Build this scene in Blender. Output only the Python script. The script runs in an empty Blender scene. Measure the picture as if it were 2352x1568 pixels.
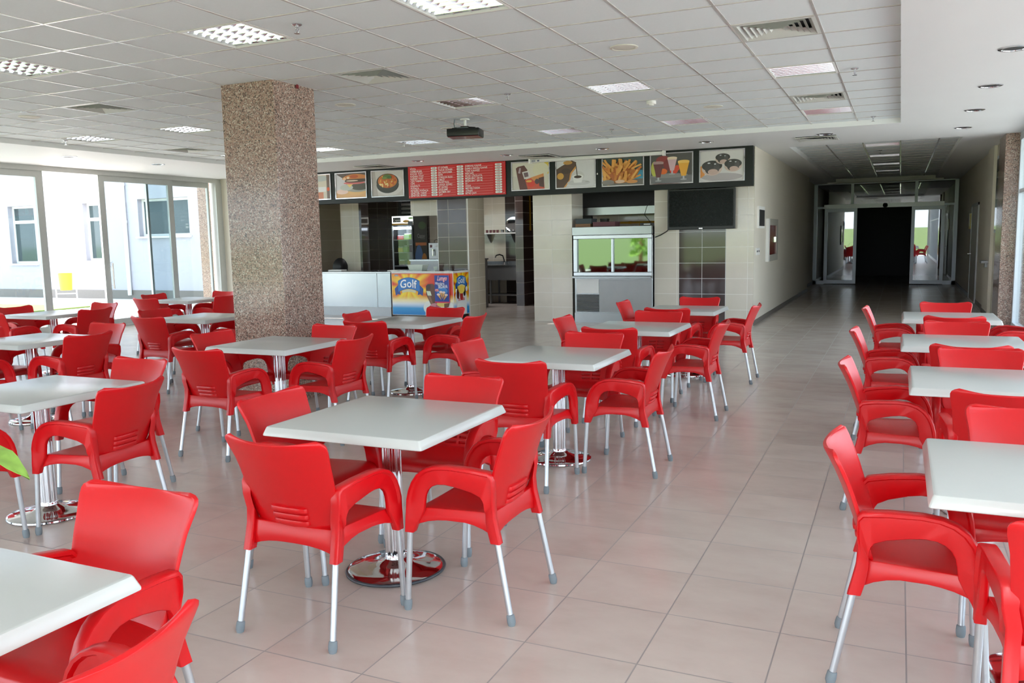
import bpy, math, random
from math import pi, sin, cos, radians
from mathutils import Vector, Matrix
random.seed(7)
SC = bpy.context.scene
COL = SC.collection

# ------------------------------------------------------------------ materials
def lin(c):
    return tuple(((v/255.0)/12.92 if v/255.0 <= .04045 else ((v/255.0+.055)/1.055)**2.4) for v in c)

class NT:
    def __init__(s, name):
        s.m = bpy.data.materials.new(name); s.m.use_nodes = True
        s.t = s.m.node_tree; s.n = s.t.nodes; s.l = s.t.links
        s.b = s.n['Principled BSDF']; s.out = s.n['Material Output']
    def node(s, typ, **kw):
        n = s.n.new(typ)
        for k, v in kw.items(): setattr(n, k, v)
        return n
    def link(s, a, b): s.l.new(a, b)
    def val(s, sock, v):
        if hasattr(v, 'is_linked') or hasattr(v, 'links'): s.link(v, sock)
        else: sock.default_value = v
    def math(s, op, a, b=0.0, c=None):
        n = s.node('ShaderNodeMath', operation=op)
        s.val(n.inputs[0], a); s.val(n.inputs[1], b)
        if c is not None: s.val(n.inputs[2], c)
        return n.outputs[0]
    def mix(s, f, a, b):
        n = s.node('ShaderNodeMix', data_type='RGBA')
        s.val(n.inputs[0], f)
        for sock, v in ((n.inputs[6], a), (n.inputs[7], b)):
            if isinstance(v, tuple): sock.default_value = v[:3] + (1,)
            else: s.link(v, sock)
        return n.outputs[2]
    def coords(s):
        tc = s.node('ShaderNodeTexCoord'); x = s.node('ShaderNodeSeparateXYZ')
        s.link(tc.outputs['Object'], x.inputs[0])
        return tc.outputs['Object'], x.outputs[0], x.outputs[1], x.outputs[2]
    def noise(s, vec, scale, detail=3, rough=.5):
        n = s.node('ShaderNodeTexNoise'); n.inputs['Scale'].default_value = scale
        n.inputs['Detail'].default_value = detail; n.inputs['Roughness'].default_value = rough
        s.link(vec, n.inputs['Vector']); return n.outputs['Fac']
    def ramp(s, fac, stops, interp='LINEAR'):
        n = s.node('ShaderNodeValToRGB'); n.color_ramp.interpolation = interp
        e = n.color_ramp.elements
        while len(e) < len(stops): e.new(.5)
        for i, (p, c) in enumerate(stops):
            e[i].position = p; e[i].color = tuple(c[:3]) + (1,)
        s.link(fac, n.inputs[0]); return n.outputs[0]
    def bump(s, h, strength, dist=.002):
        n = s.node('ShaderNodeBump'); n.inputs['Strength'].default_value = strength
        n.inputs['Distance'].default_value = dist
        s.link(h, n.inputs['Height']); s.link(n.outputs[0], s.b.inputs['Normal'])

def plain(name, rgb, rough=.5, metal=0.0, spec=.5, vary=.05, scale=30, bump=0):
    """procedural base: colour slightly mottled by noise"""
    t = NT(name); v, x, y, z = t.coords()
    c = lin(rgb); n = t.noise(v, scale)
    a = tuple(min(1, q*(1-vary)) for q in c); b = tuple(min(1, q*(1+vary)) for q in c)
    t.link(t.mix(n, a, b), t.b.inputs['Base Color'])
    t.b.inputs['Roughness'].default_value = rough
    t.b.inputs['Metallic'].default_value = metal
    t.b.inputs['Specular IOR Level'].default_value = spec
    if bump:
        t.bump(t.noise(v, 900, 2), bump, .0006)
    return t.m

M = {}
M['red'] = plain('red_plastic', (208, 10, 20), .33, bump=.12, vary=.03, scale=8)
M['alu'] = plain('brushed_aluminium', (205, 210, 215), .34, .85)
M['rubber'] = plain('grey_rubber', (124, 134, 140), .7)
M['tabletop'] = plain('white_laminate', (203, 206, 203), .22, vary=.01)
M['chrome'] = plain('chrome', (225, 225, 228), .07, 1.0, vary=.01)
M['steel'] = plain('stainless_steel', (150, 154, 156), .27, 1.0, vary=.06, scale=6)
M['dullsteel'] = plain('dull_steel', (150, 150, 150), .42, .8, vary=.08, scale=5)
M['white'] = plain('white_paint', (232, 230, 226), .7, vary=.015, scale=3)
M['ceilpaint'] = plain('ceiling_paint', (232, 232, 232), .55, vary=.015, scale=2)
M['ceiltile'] = plain('mineral_tile', (224, 229, 230), .75, vary=.03, scale=60, bump=.25)
M['tbar'] = plain('tbar_enamel', (198, 192, 188), .18, vary=.01)
M['cream'] = plain('cream_wall', (222, 214, 200), .6, vary=.02, scale=2)
M['black'] = plain('black_plastic', (18, 18, 19), .35, vary=.1)
M['fascia'] = plain('charcoal_panel', (22, 26, 27), .35, spec=.3, vary=.06)
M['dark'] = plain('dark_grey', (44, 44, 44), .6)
M['skirt'] = plain('skirting_stone', (112, 106, 100), .4, vary=.1)
M['frame'] = plain('window_aluminium', (196, 198, 196), .35, .35)
M['frameblue'] = plain('white_coated_frame', (206, 214, 222), .3, .1)
M['mirror'] = plain('mirror_louvre', (235, 236, 240), .09, 1.0, vary=.02)
M['vent'] = plain('diffuser_enamel', (204, 204, 198), .4, vary=.02)
M['speaker'] = plain('speaker_grille', (216, 212, 200), .6, vary=.04, scale=300)
M['tv'] = plain('tv_glass', (8, 12, 12), .25, spec=.12)
M['casemirror'] = plain('reflective_case_glass', (112, 120, 114), .03, 1.0, vary=.01)
M['concrete'] = plain('pale_paving', (212, 208, 202), .85, vary=.06, scale=2)
M['render'] = plain('white_render', (182, 179, 188), .85, vary=.03, scale=2)
M['darkglass'] = plain('dark_window_glass', (70, 82, 84), .06, vary=.05, scale=2)
M['grass'] = plain('lawn', (104, 124, 66), .9, vary=.3, scale=6)
M['yellow'] = plain('yellow_plastic', (246, 216, 60), .45)
M['yellowpipe'] = plain('yellow_gas_pipe', (200, 150, 30), .4)
M['blue'] = plain('blue_plastic', (40, 70, 150), .4)
M['cardboard'] = plain('brown_card', (150, 112, 84), .8)
M['maroon'] = plain('maroon_card', (112, 70, 76), .7)
M['greycard'] = plain('grey_card', (70, 78, 82), .7)
M['tub'] = plain('milky_tub', (214, 222, 210), .35)
M['leaf'] = plain('leaf_green', (150, 190, 84), .4, vary=.15, scale=20)
M['stem'] = plain('stem_green', (110, 140, 70), .5)
M['pot'] = plain('clay_pot', (150, 96, 70), .7)
M['soil'] = plain('soil', (60, 46, 36), .9)
M['door'] = plain('grey_door', (168, 164, 154), .5)
M['ring'] = plain('dark_edge_trim', (60, 66, 72), .3)
M['redcab'] = plain('red_cabinet_glass', (120, 36, 40), .15)
M['beigewall'] = plain('dim_wall', (205, 198, 186), .55)

def m_floor():
    t = NT('floor_tiles'); v, x, y, z = t.coords()
    S = .45
    u = t.math('DIVIDE', t.math('ADD', x, .8302), S); w = t.math('DIVIDE', t.math('SUBTRACT', y, 2.8407), S)
    fu = t.math('FRACT', u); fw = t.math('FRACT', w)
    def edge(f):
        return t.math('MINIMUM', f, t.math('SUBTRACT', 1.0, f))
    e = t.math('MINIMUM', edge(fu), edge(fw))
    g = t.math('LESS_THAN', e, .0065)
    comb = t.node('ShaderNodeCombineXYZ')
    t.link(t.math('FLOOR', u), comb.inputs[0]); t.link(t.math('FLOOR', w), comb.inputs[1])
    wn = t.node('ShaderNodeTexWhiteNoise'); t.link(comb.outputs[0], wn.inputs['Vector'])
    mp = t.node('ShaderNodeMapping'); mp.inputs['Scale'].default_value = (1.6, 2.6, 1)
    off = t.node('ShaderNodeVectorMath', operation='ADD')
    sc = t.node('ShaderNodeVectorMath', operation='SCALE'); sc.inputs['Scale'].default_value = 9
    t.link(wn.outputs['Color'], sc.inputs[0]); t.link(v, off.inputs[0]); t.link(sc.outputs[0], off.inputs[1])
    t.link(off.outputs[0], mp.inputs[0])
    n = t.noise(mp.outputs[0], 1.6, 5, .6)
    base = t.ramp(n, [(.25, lin((197, 182, 173))), (.5, lin((206, 193, 185))), (.75, lin((212, 201, 192)))])
    br = t.math('MULTIPLY_ADD', wn.outputs['Value'], .08, .95)
    hv = t.node('ShaderNodeHueSaturation'); t.link(base, hv.inputs['Color']); t.link(br, hv.inputs['Value'])
    t.link(t.mix(g, hv.outputs[0], lin((158, 152, 150))), t.b.inputs['Base Color'])
    t.link(t.math('MULTIPLY_ADD', g, .4, t.math('MULTIPLY_ADD', n, .10, .17)), t.b.inputs['Roughness'])
    t.b.inputs['Specular IOR Level'].default_value = .55
    t.bump(t.math('SUBTRACT', 1.0, g), .25, .001)
    return t.m
M['floor'] = m_floor()

def m_tiles(name, c, grout, x0, tw=.405, th=.27, rough=.12, gw=.004, axis=0):
    """glazed wall tiles laid on the wall, lines every tw along axis and every th in height"""
    t = NT(name); v, x, y, z = t.coords()
    a = x if axis == 0 else y
    u = t.math('DIVIDE', t.math('SUBTRACT', a, x0), tw); w = t.math('DIVIDE', z, th)
    fu = t.math('FRACT', u); fw = t.math('FRACT', w)
    eu = t.math('MULTIPLY', t.math('MINIMUM', fu, t.math('SUBTRACT', 1.0, fu)), tw)
    ew = t.math('MULTIPLY', t.math('MINIMUM', fw, t.math('SUBTRACT', 1.0, fw)), th)
    g = t.math('LESS_THAN', t.math('MINIMUM', eu, ew), gw)
    cb = t.node('ShaderNodeCombineXYZ'); t.link(t.math('FLOOR', u), cb.inputs[0]); t.link(t.math('FLOOR', w), cb.inputs[2])
    wn = t.node('ShaderNodeTexWhiteNoise'); t.link(cb.outputs[0], wn.inputs['Vector'])
    n = t.noise(v, 5, 4)
    k = t.math('MULTIPLY_ADD', wn.outputs['Value'], .08, t.math('MULTIPLY_ADD', n, .12, .9))
    hv = t.node('ShaderNodeHueSaturation'); hv.inputs['Color'].default_value = lin(c)+(1,); t.link(k, hv.inputs['Value'])
    t.link(t.mix(g, hv.outputs[0], lin(grout)), t.b.inputs['Base Color'])
    t.link(t.math('MULTIPLY_ADD', g, .4, rough), t.b.inputs['Roughness'])
    return t.m
M['tile_pillar'] = m_tiles('beige_tiles_pillar', (214, 206, 192), (228, 224, 216), -6.31+.38)
M['tile_wall'] = m_tiles('beige_tiles_wall', (212, 204, 190), (230, 226, 218), -3.97)
M['tile_side'] = m_tiles('beige_tiles_jamb', (206, 194, 174), (222, 214, 200), 14.75, axis=1)
M['tile_back'] = m_tiles('beige_tiles_kitchen', (200, 190, 172), (214, 206, 194), -9.6)
M['tile_brown'] = m_tiles('brown_tiles_wall', (72, 60, 58), (205, 205, 205), -3.53, rough=.07)
M['tile_brown_pier'] = m_tiles('brown_tiles_pier', (84, 68, 64), (190, 180, 170), -8.13, rough=.1)
M['tile_brown_back'] = m_tiles('brown_tiles_kitchen', (66, 56, 52), (120, 112, 108), -8.85, tw=.31, rough=.1)

def m_granite():
    t = NT('polished_granite'); v, x, y, z = t.coords()
    vo = t.node('ShaderNodeTexVoronoi'); vo.inputs['Scale'].default_value = 105; t.link(v, vo.inputs['Vector'])
    sp = t.node('ShaderNodeSeparateColor'); t.link(vo.outputs['Color'], sp.inputs[0])
    c = t.ramp(sp.outputs[0], [(0, lin((86, 76, 70))), (.1, lin((122, 100, 90))), (.28, lin((152, 122, 110))), (.55, lin((166, 137, 124))),
                               (.76, lin((166, 150, 136))), (.92, lin((198, 184, 170)))], 'CONSTANT')
    n = t.noise(v, 14, 3)
    hv = t.node('ShaderNodeHueSaturation'); t.link(c, hv.inputs['Color'])
    t.link(t.math('MULTIPLY_ADD', n, .3, .88), hv.inputs['Value'])
    # slab joints in the cladding
    j = t.math('LESS_THAN', t.math('ABSOLUTE', t.math('SUBTRACT', z, 2.55)), .004)
    j2 = t.math('LESS_THAN', t.math('ABSOLUTE', t.math('SUBTRACT', z, 1.2)), .004)
    t.link(t.mix(t.math('MAXIMUM', j, j2), hv.outputs[0], lin((170, 140, 124))), t.b.inputs['Base Color'])
    t.b.inputs['Roughness'].default_value = .13
    return t.m
M['granite'] = m_granite()

def m_glass(name, tint, extra=0.0):
    t = NT(name); t.n.remove(t.b)
    tr = t.node('ShaderNodeBsdfTransparent'); tr.inputs[0].default_value = tuple(tint)+(1,)
    gl = t.node('ShaderNodeBsdfGlossy'); gl.inputs['Roughness'].default_value = .01
    fr = t.node('ShaderNodeFresnel'); fr.inputs['IOR'].default_value = 1.5
    ge = t.node('ShaderNodeNewGeometry'); t.link(t.math('MULTIPLY_ADD', ge.outputs['Backfacing'], 1/1.5-1.5, 1.5), fr.inputs['IOR'])
    f = t.math('ADD', fr.outputs[0], extra)
    mx = t.node('ShaderNodeMixShader'); t.link(f, mx.inputs[0])
    t.link(tr.outputs[0], mx.inputs[1]); t.link(gl.outputs[0], mx.inputs[2]); t.link(mx.outputs[0], t.out.inputs[0])
    return t.m
M['glass'] = m_glass('tinted_pane', (.78, .83, .84))
M['clear'] = m_glass('clear_pane', (.9, .93, .93))
M['doorglass'] = m_glass('door_pane', (.75, .78, .78), .16)
M['cool'] = m_glass('cooler_pane', (.85, .88, .9), .02)

def m_emit(name, rgb, st):
    t = NT(name); t.b.inputs['Base Color'].default_value = lin(rgb)+(1,)
    t.b.inputs['Emission Color'].default_value = lin(rgb)+(1,); t.b.inputs['Emission Strength'].default_value = st
    return t.m
M['lamp'] = m_emit('fridge_lamp', (240, 245, 255), 6)
M['litsign'] = m_emit('lit_sign_white', (250, 250, 240), 1.2)

PC = {}
def pcol(rgb, rough=.3):
    k = tuple(rgb)
    if k not in PC: PC[k] = plain('print_ink', rgb, rough, vary=.02)
    return PC[k]

def m_sunburst(name, cx, cz, axis, z0, z1):
    """printed sunburst: yellow rays on orange-red, fading to white then blue at the foot"""
    t = NT(name); v, x, y, z = t.coords()
    a = x if axis == 0 else y
    dx = t.math('SUBTRACT', a, cx); dz = t.math('SUBTRACT', z, cz)
    ang = t.math('ARCTAN2', dz, dx)
    r1 = t.math('SINE', t.math('MULTIPLY', ang, 9.0)); r2 = t.math('SINE', t.math('MULTIPLY_ADD', ang, 17.0, 1.3))
    ray = t.math('ADD', t.math('MULTIPLY', r1, .18), t.math('MULTIPLY', r2, .1))
    rad = t.math('SQRT', t.math('ADD', t.math('MULTIPLY', dx, dx), t.math('MULTIPLY', dz, dz)))
    f = t.math('ADD', t.math('MULTIPLY', rad, 1.35), ray)
    c1 = t.ramp(f, [(.12, lin((252, 222, 60))), (.42, lin((246, 170, 30))), (.72, lin((222, 62, 30)))])
    h = t.math('DIVIDE', t.math('SUBTRACT', z, z0), z1-z0)
    low = t.ramp(h, [(.05, lin((30, 130, 200))), (.17, lin((60, 160, 220))), (.27, lin((232, 238, 246))), (.34, lin((250, 236, 190))), (.46, lin((252, 216, 60)))])
    k = t.node('ShaderNodeMapRange'); t.link(h, k.inputs[0]); k.inputs[1].default_value = .36; k.inputs[2].default_value = .5
    t.link(t.mix(k.outputs[0], low, c1), t.b.inputs['Base Color'])
    t.b.inputs['Roughness'].default_value = .25
    return t.m

# ------------------------------------------------------------------ mesh helpers
class B:
    def __init__(s): s.v = []; s.f = []; s.mi = []; s.mats = []; s.mode = 0
    def m(s, mat):
        if mat not in s.mats: s.mats.append(mat)
        return s.mats.index(mat)
    def add(s, vs, fs, mat):
        o = len(s.v); s.v += [tuple(p) for p in vs]; k = s.m(mat)
        for f in fs: s.f.append([o+i for i in f]); s.mi.append(k)
    def box(s, x0, x1, y0, y1, z0, z1, mat):
        p = [(x, y, z) for z in (z0, z1) for y in (y0, y1) for x in (x0, x1)]
        s.add(p, [(0, 2, 3, 1), (4, 5, 7, 6), (0, 1, 5, 4), (2, 6, 7, 3), (0, 4, 6, 2), (1, 3, 7, 5)], mat)
    def boxm(s, mx, sx, sy, sz, mat):
        p = [mx @ Vector((x*sx/2, y*sy/2, z*sz/2)) for z in (-1, 1) for y in (-1, 1) for x in (-1, 1)]
        s.add(p, [(0, 2, 3, 1), (4, 5, 7, 6), (0, 1, 5, 4), (2, 6, 7, 3), (0, 4, 6, 2), (1, 3, 7, 5)], mat)
    def quad(s, a, b, c, d, mat): s.add([a, b, c, d], [(0, 1, 2, 3)], mat)
    def tube(s, path, r, mat, n=12, caps=True):
        P = [Vector(p) for p in path]; R = r if isinstance(r, (list, tuple)) else [r]*len(P)
        rings = []; up = None
        for i, p in enumerate(P):
            t = (P[min(i+1, len(P)-1)]-P[max(i-1, 0)]).normalized()
            if up is None: up = Vector((0, 0, 1)) if abs(t.z) < .9 else Vector((1, 0, 0))
            a = t.cross(up).normalized(); up = a.cross(t).normalized()
            rings.append([p+(a*cos(2*pi*k/n)+up*sin(2*pi*k/n))*R[i] for k in range(n)])
        s.rings(rings, mat, caps)
    def rings(s, rings, mat, caps=True, closed=True):
        n = len(rings[0]); vs = [p for r in rings for p in r]; fs = []
        for i in range(len(rings)-1):
            for k in range(n if closed else n-1):
                a = i*n+k; b = i*n+(k+1) % n
                fs.append((a, b, b+n, a+n))
        if caps:
            fs.append(tuple(range(n-1, -1, -1))); fs.append(tuple((len(rings)-1)*n+k for k in range(n)))
        s.add(vs, fs, mat)
    def lathe(s, prof, mat, c=(0, 0, 0), n=32, mx=None, caps=True, lob=None):
        rings = []
        for r, z in prof:
            ring = []
            for k in range(n):
                a = 2*pi*k/n; q = r*(1+(lob[1]*cos(lob[0]*a) if lob else 0))
                p = Vector((q*cos(a), q*sin(a), z))
                ring.append((mx @ p) if mx else p+Vector(c))
            rings.append(ring)
        s.rings(rings, mat, caps)
    def build(s, name, parent=None, smooth=None, bevel=None, solid=None, bake=True):
        me = bpy.data.meshes.new(name); me.from_pydata(s.v, [], s.f)
        for m in s.mats: me.materials.append(m)
        me.polygons.foreach_set('material_index', s.mi)
        me.update()
        o = bpy.data.objects.new(name, me); COL.objects.link(o)
        if parent: o.parent = parent
        if solid:
            q = o.modifiers.new('s', 'SOLIDIFY'); q.thickness = solid; q.offset = 0
        if bevel:
            q = o.modifiers.new('b', 'BEVEL'); q.width = bevel[0]; q.segments = bevel[1]; q.limit_method = 'ANGLE'; q.angle_limit = radians(35)
        if solid or bevel:
            bpy.context.view_layer.update()
            d = bpy.context.evaluated_depsgraph_get()
            nm = bpy.data.meshes.new_from_object(o.evaluated_get(d)); o.modifiers.clear(); o.data = nm; nm.name = name
            me = nm
        if smooth is not None:
            me.polygons.foreach_set('use_smooth', [True]*len(me.polygons)); me.set_sharp_from_angle(angle=radians(smooth))
        return o

def tag(o, label=None, cat=None, group=None, kind=None):
    if label: o['label'] = label
    if cat: o['category'] = cat
    if group: o['group'] = group
    if kind: o['kind'] = kind
    return o
def thing(name, label, cat, loc=(0, 0, 0), rz=0, group=None):
    o = bpy.data.objects.new(name, None); COL.objects.link(o); o.empty_display_size = .1
    o.location = loc; o.rotation_euler = (0, 0, rz)
    return tag(o, label, cat, group)
def dup(root, loc, rz, label, group=None):
    def cp(o, par):
        c = o.copy(); COL.objects.link(c)
        if par: c.parent = par
        for ch in list(o.children): cp(ch, c)
        return c
    r = cp(root, None); r.location = loc; r.rotation_euler = (0, 0, rz); r['label'] = label
    if group: r['group'] = group
    return r
def struct(b, name, parent=None, **k):
    o = b.build(name, parent, **k)
    if not parent: o['kind'] = 'structure'
    return o
def sempty(name):
    o = bpy.data.objects.new(name, None); COL.objects.link(o); o['kind'] = 'structure'; return o

TXT = {}
def text_geo(s):
    if s in TXT: return TXT[s]
    cu = bpy.data.curves.new('t', 'FONT'); cu.body = s; cu.size = 1; cu.offset = .016; cu.resolution_u = 2
    o = bpy.data.objects.new('t', cu); COL.objects.link(o); bpy.context.view_layer.update()
    d = bpy.context.evaluated_depsgraph_get(); me = bpy.data.meshes.new_from_object(o.evaluated_get(d))
    vs = [tuple(v.co) for v in me.vertices]; fs = [tuple(p.vertices) for p in me.polygons]
    bpy.data.objects.remove(o); bpy.data.curves.remove(cu); bpy.data.meshes.remove(me)
    x0 = min((v[0] for v in vs), default=0); x1 = max((v[0] for v in vs), default=0)
    TXT[s] = (vs, fs, x0, x1); return TXT[s]

class Print(B):
    """flat printed picture: shapes in 0..1 picture coordinates on a vertical panel. face='-y' or '+x'"""
    def __init__(s, x0, z0, w, h, y, face='-y'):
        super().__init__(); s.x0, s.z0, s.w, s.h, s.y, s.k, s.face = x0, z0, w, h, y, 0, face
    def P(s, u, v):
        a = s.x0+u*s.w; z = s.z0+v*s.h; d = s.k*.0006
        return (a, s.y-d, z) if s.face == '-y' else (s.y+d, a, z)
    def poly(s, pts, col):
        for ax, lim, sg in ((0, 0, 1), (0, 1, -1), (1, 0, 1), (1, 1, -1)):
            out = []
            for i, q in enumerate(pts):
                r = pts[i-1]; qi, ri = (q[ax]-lim)*sg >= 0, (r[ax]-lim)*sg >= 0
                if qi != ri:
                    t = (lim-r[ax])/(q[ax]-r[ax]); out.append((r[0]+(q[0]-r[0])*t, r[1]+(q[1]-r[1])*t))
                if qi: out.append(q)
            pts = out
            if len(pts) < 3: return
        s.k += 1; s.add([s.P(*p) for p in pts], [tuple(range(len(pts)))], pcol(col))
    def rect(s, u0, v0, u1, v1, col): s.poly([(u0, v0), (u1, v0), (u1, v1), (u0, v1)], col)
    def ell(s, cu, cv, ru, rv, col, rot=0, n=28, a0=0, a1=2*pi):
        pts = []
        for i in range(n):
            a = a0+(a1-a0)*i/n if a1-a0 > 6.2 else a0+(a1-a0)*i/(n-1)
            x, y = ru*cos(a), rv*sin(a)*s.h/s.w
            pts.append((cu+x*cos(rot)-y*sin(rot), cv+(x*sin(rot)+y*cos(rot))*s.w/s.h))
        s.poly(pts, col)
    def text(s, t, u, v, size, col, align='l', maxw=None, slant=0, stretch=1.0, arch=0):
        vs, fs, a0, a1 = text_geo(t)
        s.k += 1; sx = size*stretch
        if maxw and (a1-a0)*sx > maxw: sx = maxw/(a1-a0)
        wd = (a1-a0)*sx; off = {'l': 0, 'c': -wd/2, 'r': -wd}[align]
        out = []
        for x, y, z in vs:
            X = off+(x-a0)*sx+y*size*slant; Z = y*size
            if arch: Z -= arch*(X/(wd/2))**2
            out.append(s.P(u+X/s.w, v+Z/s.h))
        s.add(out, fs, pcol(col))

def lerp(pts, t):
    if t <= pts[0][0]: return pts[0][1]
    for (a, b), (c, d) in zip(pts, pts[1:]):
        if t <= c:
            k = (t-a)/(c-a); return b+(d-b)*k
    return pts[-1][1]

# ------------------------------------------------------------------ camera
F, YAW, PITCH, ROLL, H = 1932.65, .431809, .121119, -.019974, 1.56
fw = Vector((-sin(YAW)*cos(PITCH), cos(YAW)*cos(PITCH), -sin(PITCH)))
rt = Vector((cos(YAW), sin(YAW), 0)); up = rt.cross(fw)
r2 = rt*cos(ROLL)+up*sin(ROLL); u2 = -rt*sin(ROLL)+up*cos(ROLL)
cd = bpy.data.cameras.new('camera'); cam = bpy.data.objects.new('camera', cd); COL.objects.link(cam)
mw = Matrix((r2, u2, -fw)).transposed().to_4x4(); mw.translation = Vector((0, 0, H)); cam.matrix_world = mw
cd.sensor_width = 36; cd.lens = F/2352*36; cd.clip_end = 300; cd.clip_start = .02
SC.camera = cam

# ------------------------------------------------------------------ room shell
CZ, LZ = 3.088, 3.02                    # tiled ceiling, lower plaster ceiling
GX, GY, G = -2.99, 5.3223, .6           # ceiling grid origin
XL, XR, YS, YN = -14.0, 1.65, -4.0, 14.75
SX0, SX1, SY1 = -11.33, -.045, 12.83    # recess that carries the tiles

b = B(); b.box(-16.4, 3.2, -4.3, 36, -.12, 0, M['floor']); struct(b, 'floor')

LIGHTS = [(-3, -1), (0, -1), (-7, -1), (-3, 5), (0, 5), (3, 5), (-10, 5), (-13, 5), (-10, 10), (-7, 10), (-3, 10), (0, 10), (3, 10), (-13, 10)]
VENTS = [(3, 2), (3, 8), (-3, 2), (-9, 2), (-13, 8)]
holes = set(LIGHTS+VENTS)
# mineral tiles: one ceiling mesh, open where lights and diffusers are let in
b = B(); i0, i1, j0, j1 = -14, 4, -16, 12
for i in range(i0, i1+1):
    for j in range(j0, j1+1):
        if (i, j) in holes: continue
        x0, x1 = max(GX+G*i, SX0), min(GX+G*(i+1), SX1); y0, y1 = GY+G*j, min(GY+G*(j+1), SY1)
        if x1-x0 < .005 or y1-y0 < .005: continue
        b.quad((x0, y0, CZ), (x0, y1, CZ), (x1, y1, CZ), (x1, y0, CZ), M['ceiltile'])
b.box(-16, 3.2, -4.3, 15.2, CZ+.32, CZ+.4, M['dark'])
struct(b, 'ceiling')
b = B()
for i in range(i0+1, i1+1):
    x = GX+G*i; b.box(x-.0085, x+.0085, GY+G*j0, SY1, CZ-.005, CZ+.01, M['tbar'])
for j in range(j0, j1+1):
    y = GY+G*j; b.box(SX0, SX1, y-.0075, y+.0075, CZ-.0046, CZ+.01, M['tbar'])
struct(b, 'trim_1')
# lower plaster ceiling around the recess
b = B()
b.box(SX1, 3.2, YS-.3, 15.3, LZ, LZ+.5, M['ceilpaint'])
b.box(-14.3, SX0, YS-.3, 15.3, LZ, LZ+.5, M['ceilpaint'])
b.box(SX0, SX1, SY1, 15.3, LZ, LZ+.5, M['ceilpaint'])
struct(b, 'ceiling_border')

# corridor ---------------------------------------------------------------
CXL, CXR, TX0, TX1, TZ = -2.25, 1.5, -1.77, .85, 3.11
b = B()
b.box(-2.6, TX0, 15.3, 36, LZ, LZ+.4, M['ceilpaint']); b.box(TX1, 3.2, 15.3, 36, LZ, LZ+.4, M['ceilpaint'])
b.box(TX0, TX1, 27.0, 36, LZ, LZ+.4, M['ceilpaint'])
CL = [16.9, 19.3, 21.7, 24.1]
xs = [TX0, -1.25, -.65, -.05, .55, TX1]; ys = [15.3+.6*k for k in range(0, 20)]+[27.0]
ys = sorted(set(ys))
CLJ = [min(range(len(ys)-1), key=lambda k: abs((ys[k]+ys[k+1])/2-c)) for c in CL]
for i in range(5):
    for j in range(len(ys)-1):
        if i == 2 and j in CLJ: continue
        b.quad((xs[i], ys[j], TZ), (xs[i], ys[j+1], TZ), (xs[i+1], ys[j+1], TZ), (xs[i+1], ys[j], TZ), M['ceiltile'])
b.box(TX0, TX1, 15.3, 27, TZ+.3, TZ+.35, M['dark'])
struct(b, 'ceiling_corridor')
b = B()
for x in xs[1:-1]: b.box(x-.012, x+.012, 15.3, 27, TZ-.006, TZ+.01, M['tbar'])
for y in ys[1:-1]: b.box(TX0, TX1, y-.008, y+.008, TZ-.005, TZ+.01, M['tbar'])
struct(b, 'trim_2')
b = B(); b.box(-2.0, 1.05, 26.75, 26.99, LZ-.03, TZ, M['white']); struct(b, 'trim_3')
b = B(); b.box(CXL-.2, CXL, 15.06, 24.0, 0, LZ+.1, M['cream']); b.box(-2.252, CXL, YN+.002, 15.06, 0, LZ, M['cream']); b.box(-2.75, -2.42, 24.0, 36, 0, LZ+.1, M['cream']); struct(b, 'wall_corridor_left')
b = B(); b.box(CXR, CXR+.3, 16.1, 20.42, 0, LZ+.1, M['cream']); b.box(CXR, CXR+.3, 22.2, 36, 0, LZ+.1, M['cream'])
b.box(CXR, CXR+.3, 20.42, 22.2, 2.14, LZ+.1, M['cream']); b.box(CXR-.05, CXR, 17.2, 18.3, 0, LZ, M['cream'])
struct(b, 'wall_corridor_right')
b = B(); b.box(CXL, CXL+.012, 14.78, 24.0, 0, .085, M['skirt']); b.box(-2.42, -2.408, 24.0, 27.4, 0, .085, M['skirt']); struct(b, 'baseboard_left')
b = B(); b.box(CXR-.012, CXR, 18.3, 20.4, 0, .085, M['skirt']); b.box(CXR-.012, CXR, 22.2, 27.4, 0, .085, M['skirt']); b.box(CXR-.062, CXR-.05, 17.2, 18.3, 0, .085, M['skirt']); struct(b, 'baseboard_right')
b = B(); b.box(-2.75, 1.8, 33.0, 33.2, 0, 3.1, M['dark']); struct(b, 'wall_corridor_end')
# grey service door on the right of the corridor
d2 = sempty('door_2')
b = B(); b.box(CXR-.02, CXR+.03, 20.46, 22.16, .01, 2.1, M['door']); struct(b, 'door_leaf', d2)
b = B(); b.box(CXR-.03, CXR+.05, 20.42, 20.5, 0, 2.14, M['dullsteel']); b.box(CXR-.03, CXR+.05, 22.12, 22.2, 0, 2.14, M['dullsteel']); b.box(CXR-.03, CXR+.05, 20.42, 22.2, 2.08, 2.14, M['dullsteel']); struct(b, 'door_frame', d2)
b = B(); b.tube([(CXR-.02, 21.95, 1.02), (CXR-.08, 21.95, 1.02), (CXR-.08, 21.82, 1.02)], .011, M['chrome']); struct(b, 'door_handle', d2, smooth=40)
b = B(); b.box(CXR-.03, CXR-.002, 22.35, 22.85, 1.58, 1.94, M['yellow']); tag(b.build('wall_sign'), 'small yellow sign on the corridor wall beside the grey door', 'sign')
b = B(); b.box(CXR-.03, CXR, 16.2, 16.85, 1.5, 2.8, M['frameblue']); b.box(CXR-.035, CXR-.03, 16.26, 16.79, 1.56, 2.74, M['darkglass']); struct(b, 'window_5')
b = B(); b.box(CXR-.16, CXR-.05, 17.35, 17.8, .96, 1.0, M['dullsteel']); b.box(CXR-.09, CXR-.05, 17.5, 17.65, .88, .96, M['dullsteel']); tag(b.build('wall_ledge'), 'small dark metal ledge on the corridor pilaster behind the right granite column', 'ledge')

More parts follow.
